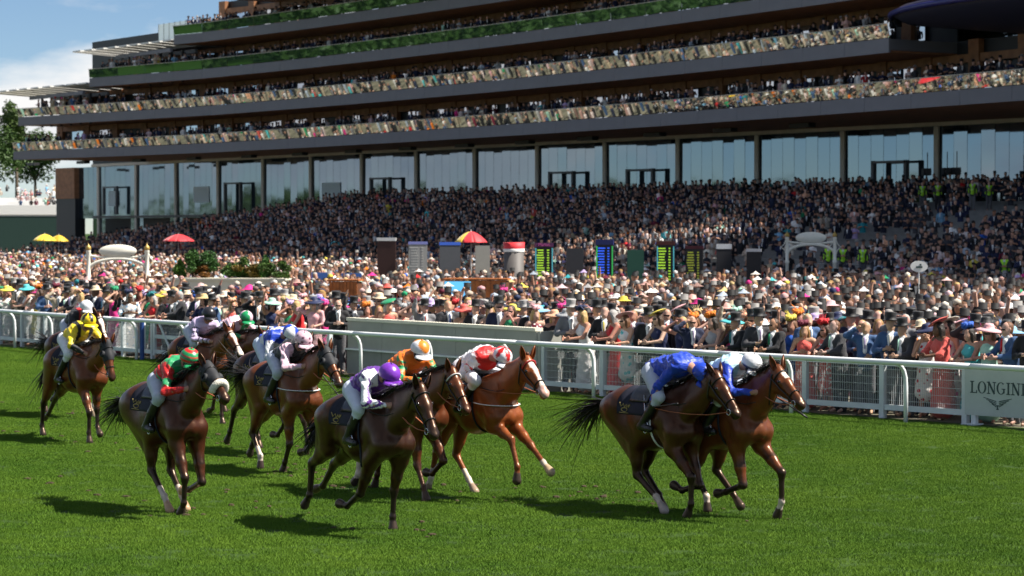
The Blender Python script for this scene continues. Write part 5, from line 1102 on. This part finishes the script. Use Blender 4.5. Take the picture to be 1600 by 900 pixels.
    if S.get('breast'):
        p = band(bvh, [((.40, 0, 1.16 + z0), Vector((math.cos(a), math.sin(a), .04 + .10 * (1 - math.cos(a)))).normalized()) for a in np.linspace(-1.75, 1.75, 30)], .008); one('breast_girth', M_WHITE, lambda b: b.tube(p, .016, 6, flat=.4), h, True)
    if S.get('martingale', True):
        p = band(bvh, [((.45, 0, 1.22 + z0), Vector((math.cos(a), math.sin(a), .25 + .55 * abs(math.sin(a)))).normalized()) for a in np.linspace(-1.6, 1.6, 26)], .007); one('martingale', M_LEATH, lambda b: b.tube(p, .009, 6, flat=.6), h, True)
    if S.get('bandage'):
        pass
    # jockey
    J = dict(S['J'])
    for k, v in dict(head=(.57, 1.80), sh=(.36, 1.77), hip=(-.06, 1.66), elb=(.50, 1.50), hand=(.72, 1.46), knee=(.36, 1.42), foot=(.10, 1.06)).items(): J.setdefault(k, v)
    JP = jockey_prims(J); skc = np.array((.40, .21, .145))
    Vb, Qb, Cb, lb, tb = skin(JP['body'], .0145, lambda V, l, t: np.where(np.isin(l, ['lips'])[:, None], skc * (.8, .55, .55), np.where((l == 'hand')[:, None] & bool(S.get('gloves')), np.array((.01, .01, .012)), skc)))
    fg = MB(); fg.colr = (.01, .01, .012) if S.get('gloves') else tuple(skc)
    hands = []
    for sd, sfx in ((-1, ''), (1, '2')):
        ha = np.array(J.get('hand' + sfx, J['hand'])); el = np.array(J.get('elb' + sfx, J['elb'])); yh = J.get('yh' + sfx, .09) * sd
        H3 = Vector((ha[0], yh, ha[1])); f = (H3 - Vector((el[0], .29 * sd, el[1]))).normalized(); dn = Vector((0, -sd * .9, -.5)); dn = (dn - f * dn.dot(f)).normalized(); fingers(fg, H3 + f * .015, f, dn, f.cross(dn) * (-sd) if False else Vector((0, 0, 1)) - f * f.z, 1.0, 1.6); hands.append(H3 + f * .04)
    Vb, Qb, Cb = join_quads(Vb, Qb, Cb, fg)
    p = link('person', mesh_np('person', Vb, Qb, M_SKINA, Cb), None, root_loc, (0, 0, rz)); tag(p, S['jlabel'], 'person', 'jockeys riding the racehorses')
    Vs, Qs, Cs, ls, ts = skin(JP['silks'], .0130 if S['o'][1] < 38 else .017, S['silks']); Vs = creases(Vs, .013, rng.random() * 9); link('silks', mesh_np('silks', Vs, Qs, M_SILK, Cs), p)
    Vs, Qs, Cs, ls, ts = skin(JP['breeches'], .016, lambda V, l, t: np.tile(np.array(S.get('breech', (.44, .48, .56))), (len(V), 1))); link('breeches', mesh_np('breeches', creases(Vs, .004, 3), Qs, M_BREECH, Cs), p)
    for sd in (-1, 1): Vs, Qs, Cs, ls, ts = skin([e for e in JP['boots'] if e['a'][1] * sd > 0], .016); link('boot', mesh_np('boot', Vs, Qs, M_LEATH), p)
    cap = link('cap', cap_mesh(J, S['cap']), p)
    one('cap_button', M_CAP, lambda b: (setattr(b, 'colr', tuple(S['cap'](np.array([[.0, .0, .13]]))[0] * .6)), b.lathe([(.012, .140), (.014, .146), (.008, .153), (.001, .154)], 8, (J['head'][0], 0, J['head'][1]), Matrix.Rotation(J.get('nod', .25), 3, 'Y'))), cap, True, colors=True)
    one('chin_strap', M_LEATH, lambda b: b.tube([tuple(Matrix.Rotation(J.get('nod', .25), 3, 'Y') @ Vector((.03 + .02 * math.sin(a), .092 * math.cos(a), -.02 - .105 * math.sin(a))) + Vector((J['head'][0], 0, J['head'][1]))) for a in np.linspace(0, math.pi, 13)], .007, 6), cap, True)
    hdp = J['head']; tl2 = Matrix.Rotation(J.get('nod', .25), 3, 'Y')
    one('goggles', M_EYE, lambda b: b.grid([[tuple(tl2 @ Vector((math.cos(a) * .112, math.sin(a) * .098, z)) + Vector((hdp[0], 0, hdp[1]))) for a in np.linspace(-1.35, 1.35, 15)] for z in (-.008, -.03, -.05)], [[tuple(tl2 @ Vector((math.cos(a) * .100, math.sin(a) * .088, z)) + Vector((hdp[0], 0, hdp[1]))) for a in np.linspace(-1.35, 1.35, 15)] for z in (-.008, -.03, -.05)]), p, True)
    for sd, sfx in ((-1, ''), (1, '2')):
        ft = J.get('foot' + sfx, J['foot']); one('stirrup', M_STEEL, lambda b: (b.tube([(ft[0] + .06 + .05 * math.cos(a), .29 * sd, ft[1] - .03 + .075 * math.sin(a)) for a in np.linspace(0, 6.283, 15)], .008, 6), b.tube([(ft[0] + .06, .29 * sd, ft[1] + .045), (.12, .20 * sd, 1.45 + z0)], .010, 6, flat=.5)), saddle, True)
    # reins from the bit to the hands
    for bt, hn in zip(bits, hands):
        bt = Vector(bt); mid_ = bt.lerp(hn, .5) + Vector((0, .03 * (1 if bt.y > 0 else -1), -.05)); one('rein', M_TAN, lambda b: b.tube([bt, bt.lerp(mid_, .5) + Vector((0, 0, -.02)), mid_, mid_.lerp(hn, .5) + Vector((0, 0, -.01)), hn, hn + Vector((-.02, 0, -.05)), hn + Vector((.02, .02, -.22)), hn + Vector((.05, 0, -.12))][:8 if S.get('loop') else 6], .0095, 6, flat=.6), bridle, True)
    if S.get('whip'):
        a, d = hands[0 if S['whip'][0] == 'n' else 1], Vector(S['whip'][1]).normalized()
        w = one('whip', M_LEATH, lambda b: b.tube([a - d * .12, a, a + d * .45, a + d * .50, a + d * .62], [.011, .011, .006, .012, .010], 6), None, True, root_loc, (0, 0, rz)); tag(w, 'black riding whip held by the jockey in ' + S['who'], 'whip', 'riding whips')
    return h
def creases(V, a, ph):
    """cloth folds: two trains of waves that bend into each other"""
    x, y, z = V.T; w = .5 * np.sin(x * 75 + y * 60 + z * 40 + 3 * np.sin(z * 21 + ph)) * np.sin(y * 17 + x * 11 + ph) + np.sin(x * 31 + z * 47 + 2.2 * np.sin(y * 13 + z * 9 + ph) + ph) * .6 + np.sin(y * 52 - x * 23 + 2.5 * np.sin(z * 15 + ph)) * .4
    n = V - np.c_[x, y * 0, np.full(len(x), 1.62)]; n = n / (np.linalg.norm(n, axis=1)[:, None] + 1e-6); return V + n * (w * a)[:, None]
def silk(base, sleeve=None, pat=None):
    base = np.array(base, float); sleeve = base if sleeve is None else np.array(sleeve, float)
    def f(V, lab, t):
        arm = np.isin(lab, ['upper', 'fore']); C = np.where(arm[:, None], sleeve, base)
        if pat: C = pat(V, lab, t, C, arm)
        return C
    return f
ROYAL = (.008, .045, .42); WH = (.72, .72, .74); PALE = (.42, .62, .72); PURP = (.095, .018, .22); ORNG = (.72, .16, .008); GRN = (.012, .26, .09); RED = (.55, .014, .014); PINK = (.70, .46, .54); BLK = (.010, .010, .012); LIL = (.52, .42, .60); YEL = (.76, .56, .015)
def setc(C, m, c): C = C.copy(); C[m] = c; return C
def s_h2(V, l, t, C, arm): return setc(C, ~arm & (np.abs(V[:, 1]) < .06), WH)
def s_h3(V, l, t, C, arm):
    a = np.arctan2(V[:, 1], V[:, 2] - 1.6); C = setc(C, arm & (np.abs(np.sin(V[:, 0] * 4 + V[:, 2] * 26)) < .0), PURP)
    C = setc(C, arm & (np.sin((V[:, 2] * .9 + np.abs(V[:, 1]) * 1.3 + V[:, 0] * .5) * 70) > .1), PURP); return setc(C, (l == 'shoulder') & (np.abs(V[:, 1]) > .07), WH)
def s_h4(V, l, t, C, arm): return setc(C, arm & ((np.floor(t * 5) + np.floor((V[:, 0] + V[:, 2]) * 11)) % 2 == 0), GRN)
def s_h5(V, l, t, C, arm):
    C = setc(C, (l == 'shoulder') | ((l == 'torso') & (V[:, 0] > .25)), RED); return setc(C, (l == 'upper') & (t > .45) & (t < .7) & (np.sin(V[:, 1] * 60 + V[:, 2] * 40) > .2), RED)
def s_h6(V, l, t, C, arm):
    C = setc(C, ~arm & (l == 'torso') & (np.sin((V[:, 0] * .7 + V[:, 2] * .7) * 52) > 0), RED); C = setc(C, l == 'shoulder', GRN); return setc(C, (l == 'upper') & (t > .55) & (t < .82), GRN)
def s_h7(V, l, t, C, arm): return setc(C, (l == 'shoulder') & (np.abs(V[:, 1]) > .10), PINK)
def s_h8(V, l, t, C, arm): return setc(setc(C, (l == 'torso') & (np.sin(V[:, 0] * 22) > .35), WH), (l == 'upper') & (t > .3), WH)
def s_h9(V, l, t, C, arm): return setc(C, arm & (np.sin(t * 22) > .55) & (t > .25), BLK)
def s_h10(V, l, t, C, arm): return setc(setc(C, ~arm & (V[:, 1] > 0), GRN), (l == 'fore'), GRN)
def s_h11(V, l, t, C, arm): return setc(setc(C, ~arm & (np.abs(np.abs(V[:, 1]) - .10) < .035), BLK), (l == 'fore'), BLK)
def s_h12(V, l, t, C, arm): return setc(C, ~arm & (np.abs(V[:, 1]) < .08), RED)
def c_star(c1, c2, n=6): return lambda V: np.where((np.cos(n * np.arctan2(V[:, 1], V[:, 0])) > 1.1 - 1.9 * np.clip(V[:, 2] / .13, 0, 1) ** 1.2)[:, None], np.array(c2), np.array(c1))
def c_hoop(c1, c2): return lambda V: np.where((np.sin(V[:, 2] * 115) > 0)[:, None], np.array(c1), np.array(c2))
def c_quart(c1, c2): return lambda V: np.where((V[:, 1] * V[:, 0] > 0)[:, None], np.array(c1), np.array(c2))
def c_spot(c1, c2): return lambda V: np.where(((np.sin(np.arctan2(V[:, 1], V[:, 0]) * 7) > .55) & (np.sin(V[:, 2] * 100) > .3))[:, None], np.array(c2), np.array(c1))
def c_line(c1, c2): return lambda V: np.where((np.abs(V[:, 2] + .002) < .010)[:, None], np.array(c2), np.array(c1))
HO = [
 dict(o=(1.69, 30.95), poll=(1.22, 1.70), nose=(1.66, 1.28), coat=DARK, bz=-.03, nf=[(.60, .84), (.95, .50), (.95, .18), (.87, .02)], ff=[(.58, .80), (.76, .37), (.43, .28), (.27, .33)], nh=[(-.12, .83), (-.12, .44), (.27, .20), (.43, .05)], fh=[(-.15, .83), (-.33, .47), (-.02, .19), (.08, .03)],
   socks=[('nh', .2, (.35, .33, .31))], tail=(-.85, .02), taillen=.95, ear=(-.55, 1), face='snip' if False else None, silks=silk(ROYAL), cap=plain(ROYAL), gloves=True, girth=True, whip=('n', (.9, -.1, .12)), who='plain royal blue',
   J=dict(head=(.98, 1.70), sh=(.70, 1.80), hip=(.12, 1.72), elb=(.48, 1.53), hand=(.40, 1.33), elb2=(.75, 1.5), hand2=(.95, 1.5), knee=(.50, 1.42), foot=(.20, 1.08), yh=.30, nod=.7),
   label='dark bay horse leading, near side, with long black tail streaming out', jlabel='jockey bent low in plain royal blue silks, arm drawn back'),
 dict(o=(2.49, 30.71), poll=(1.06, 1.74), nose=(1.60, 1.33), coat=BAY, nf=[(.50, .85), (.62, .40), (.30, .29), (.14, .26)], ff=[(.62, .86), (1.0, .56), (1.0, .22), (.92, .04)], nh=[(-.12, .85), (-.30, .50), (-.08, .20), (-.06, .04)], fh=[(-.1, .85), (-.22, .5), (.10, .24), (.25, .10)],
   socks=[('ff', .2, (.03, .025, .02)), ('nh', .2, (.03, .025, .02))], face='star', silks=silk(PALE, ROYAL, s_h2), cap=c_line(WH, (.02, .03, .08)), loop=True, whip=('f', (.9, .2, -.45)), who='pale blue and white',
   J=dict(head=(.60, 1.82), sh=(.36, 1.80), hip=(-.08, 1.68), elb=(.55, 1.50), hand=(.82, 1.50), nod=.45), label='bright bay horse with a white star, foremost beside the royal blue rider', jlabel='jockey in pale blue and white silks with royal blue sleeves, white cap'),
 dict(o=(-1.69, 29.25), poll=(1.18, 1.66), nose=(1.50, 1.20), coat=BROWN, bz=-.03, nf=[(.38, .84), (.14, .41), (-.16, .24), (-.33, .25)], ff=[(.55, .84), (.43, .45), (.40, .15), (.41, .01)], nh=[(-.58, .90), (-.98, .68), (-1.04, .29), (-1.16, .16)], fh=[(-.52, .88), (-.92, .66), (-1.18, .37), (-1.35, .32)],
   tail=(-.5, -.3), taillen=.6, ear=(.12, 1), face=None, silks=silk(PURP, WH, s_h3), cap=plain((.17, .03, .40)), breech=(.55, .60, .70), who='purple and white',
   J=dict(head=(.55, 1.77), sh=(.34, 1.73), hip=(-.10, 1.60), elb=(.52, 1.46), hand=(.74, 1.44), knee=(.34, 1.38), foot=(.12, 1.05), nod=.4), label='very dark brown horse nearest the camera, front leg straight down', jlabel='jockey in purple silks with white striped sleeves and purple cap'),
 dict(o=(-1.40, 32.75), poll=(1.14, 1.62), nose=(1.55, 1.14), coat=LIVER, nf=[(.52, .85), (.57, .44), (.72, .17), (.78, .03)], ff=[(.5, .85), (.76, .50), (.50, .32), (.35, .32)], nh=[(-.5, .9), (-.85, .6), (-.9, .22), (-1.0, .1)], fh=[(-.45, .9), (-.75, .55), (-.85, .2), (-.92, .05)],
   socks=[('nh', .6, (.04, .03, .03))], ear=(.1, 1), browband='white', silks=silk(ORNG, ORNG, s_h4), cap=c_star(WH, (.72, .22, .02), 2), gloves=True, who='orange and green',
   J=dict(head=(.42, 1.88), sh=(.28, 1.76), hip=(-.15, 1.62), elb=(.42, 1.52), hand=(.72, 1.52), nod=.35), label='chestnut brown horse with white browband, half hidden by the dark brown horse', jlabel='jockey in orange silks with green checked sleeves, white cap'),
 dict(o=(-.46, 32.79), poll=(1.12, 1.74), nose=(1.62, 1.31), coat=CHES, bz=.02, nf=[(.60, .93), (1.0, .78), (1.14, .46), (1.13, .29)], ff=[(.66, .92), (1.04, .70), (1.32, .51), (1.48, .41)], nh=[(-.45, .88), (-.75, .5), (-.88, .16), (-.96, .02)], fh=[(-.5, .86), (-.68, .47), (-.38, .17), (-.22, .02)],
   socks=[('fh', .6, (.30, .24, .18)), ('nh', .6, (.30, .24, .18)), ('ff', .2, (.45, .36, .24))], face='blaze', pinknose=True, plait=True, browband='red', breast=True, ear=(.1, 1), silks=silk(WH, WH, s_h5), cap=c_star(WH, RED, 5), breech=(.74, .74, .76), gloves=True, who='red and white',
   J=dict(head=(.60, 1.80), sh=(.30, 1.80), hip=(-.22, 1.66), elb=(.12, 1.55), hand=(.02, 1.47), elb2=(.5, 1.5), hand2=(.75, 1.5), knee=(.40, 1.50), foot=(.02, 1.15), yh=.28, nod=.5), label='bright chestnut horse with white blaze, both forelegs flung out', jlabel='jockey in red and white silks with a red starred white cap'),
 dict(o=(-4.25, 31.14), poll=(1.16, 1.76), nose=(1.66, 1.42), coat=DARK, nf=[(.64, .85), (.85, .46), (.82, .16), (.74, .03)], ff=[(.62, .84), (.76, .39), (.43, .27), (.26, .25)], nh=[(-.05, .87), (-.06, .48), (.29, .19), (.44, .03)], fh=[(0, .87), (-.06, .47), (.24, .18), (.36, .03)],
   socks=[('nh', .6, (.40, .28, .18)), ('fh', .6, (.40, .28, .18))], sheepskin=True, hood=True, tail=(-.85, .05), taillen=.7, silks=silk(GRN, RED, s_h6), cap=c_hoop(RED, GRN), who='green and red hoops',
   J=dict(head=(.72, 1.86), sh=(.52, 1.78), hip=(.02, 1.60), elb=(.66, 1.48), hand=(.86, 1.52), knee=(.44, 1.40), foot=(.14, 1.05), nod=.35), label='dark bay horse in black hood with white sheepskin noseband', jlabel='jockey in green and red silks with a hooped red and green cap'),
 dict(o=(-3.24, 36.11), poll=(1.19, 1.72), nose=(1.64, 1.28), coat=BAY, nf=[(.42, .85), (.44, .42), (.31, .16), (.25, .03)], ff=[(.55, .85), (.70, .5), (.43, .31), (.28, .28)], nh=[(-.4, .87), (-.66, .5), (-.42, .19), (-.42, .03)], fh=[(-.55, .88), (-.95, .62), (-1.15, .28), (-1.22, .15)],
   socks=[('nh', .6, (.04, .03, .03))], hood=True, breast=True, loop=True, silks=silk(BLK, PINK, s_h7), cap=c_spot(PINK, (.10, .02, .06)), who='black and pink', whip=('f', (.6, .3, -.7)),
   J=dict(head=(.60, 1.87), sh=(.40, 1.74), hip=(-.05, 1.62), elb=(.60, 1.50), hand=(.80, 1.52), nod=.35), label='bay horse in black blinkered hood and white breast girth', jlabel='jockey in black silks with pale pink sleeves and spotted pink cap'),
 dict(o=(-3.72, 39.2), poll=(1.15, 1.68), nose=(1.62, 1.3), coat=DARK, nf=[(.5, .85), (.75, .5), (.5, .3), (.36, .3)], ff=[(.55, .85), (.85, .52), (.95, .22), (.9, .05)], nh=[(-.5, .88), (-.9, .6), (-1.05, .25), (-1.15, .1)], fh=[(-.4, .88), (-.7, .52), (-.6, .18), (-.55, .03)],
   silks=silk(ROYAL, ROYAL, s_h8), cap=c_quart(ROYAL, WH), who='blue and white chevrons', breech=(.50, .58, .70), J=dict(head=(.66, 1.84), sh=(.38, 1.80), hip=(-.10, 1.68), nod=.6), label='dark horse almost wholly hidden behind the hooded bay', jlabel='jockey in royal blue silks barred with white, bent forward behind the pink cap'),
 dict(o=(-5.55, 45.28), poll=(1.14, 1.62), nose=(1.62, 1.24), coat=BAY, nf=[(.55, .86), (.9, .6), (.8, .3), (.68, .25)], ff=[(.5, .85), (.6, .45), (.62, .16), (.66, .02)], nh=[(-.5, .88), (-.85, .58), (-.95, .22), (-1.05, .1)], fh=[(-.4, .87), (-.65, .5), (-.5, .18), (-.46, .03)],
   face='blaze', tail=(-.55, -.25), silks=silk(LIL, LIL, s_h9), cap=plain((.015, .015, .02)), who='lilac', J=dict(head=(.40, 1.92), sh=(.26, 1.76), hip=(-.16, 1.64), elb=(.40, 1.50), hand=(.72, 1.46), nod=.2), label='bay horse with white blaze before the braced gate', jlabel='jockey in lilac silks with black banded sleeves and black cap'),
 dict(o=(-5.2, 47.2), poll=(1.26, 1.50), nose=(1.52, 1.08), coat=LIVER, nf=[(.55, .86), (.9, .55), (.8, .25), (.68, .2)], ff=[(.5, .85), (.6, .45), (.62, .16), (.66, .02)], nh=[(-.5, .88), (-.85, .58), (-.95, .22), (-1.05, .1)], fh=[(-.4, .87), (-.65, .5), (-.5, .18), (-.46, .03)],
   silks=silk(PINK, PINK, s_h10), cap=c_quart(PINK, GRN), who='pink and green', J=dict(head=(.62, 1.80), sh=(.36, 1.70), hip=(-.10, 1.62), nod=.3), label='liver chestnut horse with lowered head beyond the lilac rider', jlabel='jockey in pink and green quartered silks and cap'),
 dict(o=(-7.08, 41.48), poll=(1.17, 1.60), nose=(1.40, 1.04), coat=BAY, nf=[(.58, .88), (.82, .50), (.80, .18), (.83, .03)], ff=[(.5, .88), (.52, .52), (.54, .24), (.64, .13)], nh=[(-.70, .86), (-.98, .55), (-1.05, .18), (-1.0, .03)], fh=[(-.62, .88), (-1.08, .62), (-1.38, .33), (-1.52, .26)],
   hood=True, tail=(-.35, -.45), taillen=.65, ear=(.1, 1), silks=silk(YEL, YEL, s_h11), cap=c_star(YEL, BLK, 5), breech=(.66, .68, .72), who='yellow and black', whip=('n', (-.8, -.1, -.3)),
   J=dict(head=(.50, 1.94), sh=(.30, 1.80), hip=(-.22, 1.66), elb=(.46, 1.56), hand=(.66, 1.42), knee=(.34, 1.42), foot=(-.05, 1.02), nod=.2), label='bay horse in black hood, leftmost, followed by a blaze faced horse', jlabel='jockey in yellow silks with black sleeves and star patterned cap'),
 dict(o=(-8.05, 46.88), poll=(1.08, 1.84), nose=(1.40, 1.44), coat=DARK, nf=[(.58, .88), (.9, .56), (1.0, .28), (1.05, .15)], ff=[(.5, .88), (.62, .5), (.6, .2), (.62, .04)], nh=[(-.6, .88), (-.9, .55), (-.95, .18), (-.92, .03)], fh=[(-.5, .88), (-.85, .58), (-1.1, .3), (-1.2, .22)],
   face='blaze', socks=[('nf', .6, (.4, .33, .25)), ('ff', .6, (.4, .33, .25))], silks=silk(BLK, BLK, s_h12), cap=plain((.74, .74, .76)), who='black and red', J=dict(head=(.60, 2.0), sh=(.40, 1.86), hip=(-.08, 1.70), elb=(.5, 1.56), hand=(.74, 1.55), nod=.2), label='dark horse with white muzzle close behind the yellow rider', jlabel='jockey in black and red silks with white cap, behind the yellow rider'),
]
for S in HO: make_horse(S)
def clods(b):
    for _ in range(260):
        S = HO[rng.randrange(12)]; t = rng.uniform(-4.5, 1.5); w = rng.gauss(0, .35); o = np.array([*S['o'], 0]) + EU * t + EV * w; r = rng.uniform(.012, .045)
        b.lathe([(r, .004), (r * .8, r * .5), (.001, r * .7)], 6, tuple(o + np.array([0, 0, .012])), sx=rng.uniform(.7, 1.6), sy=rng.uniform(.7, 1.4))
tag(one('divots', mat('soil', (.045, .030, .014), .95, var=.4, scale=30), clods), 'clods and divots of dark soil kicked up on the turf', 'divots', kind='stuff')
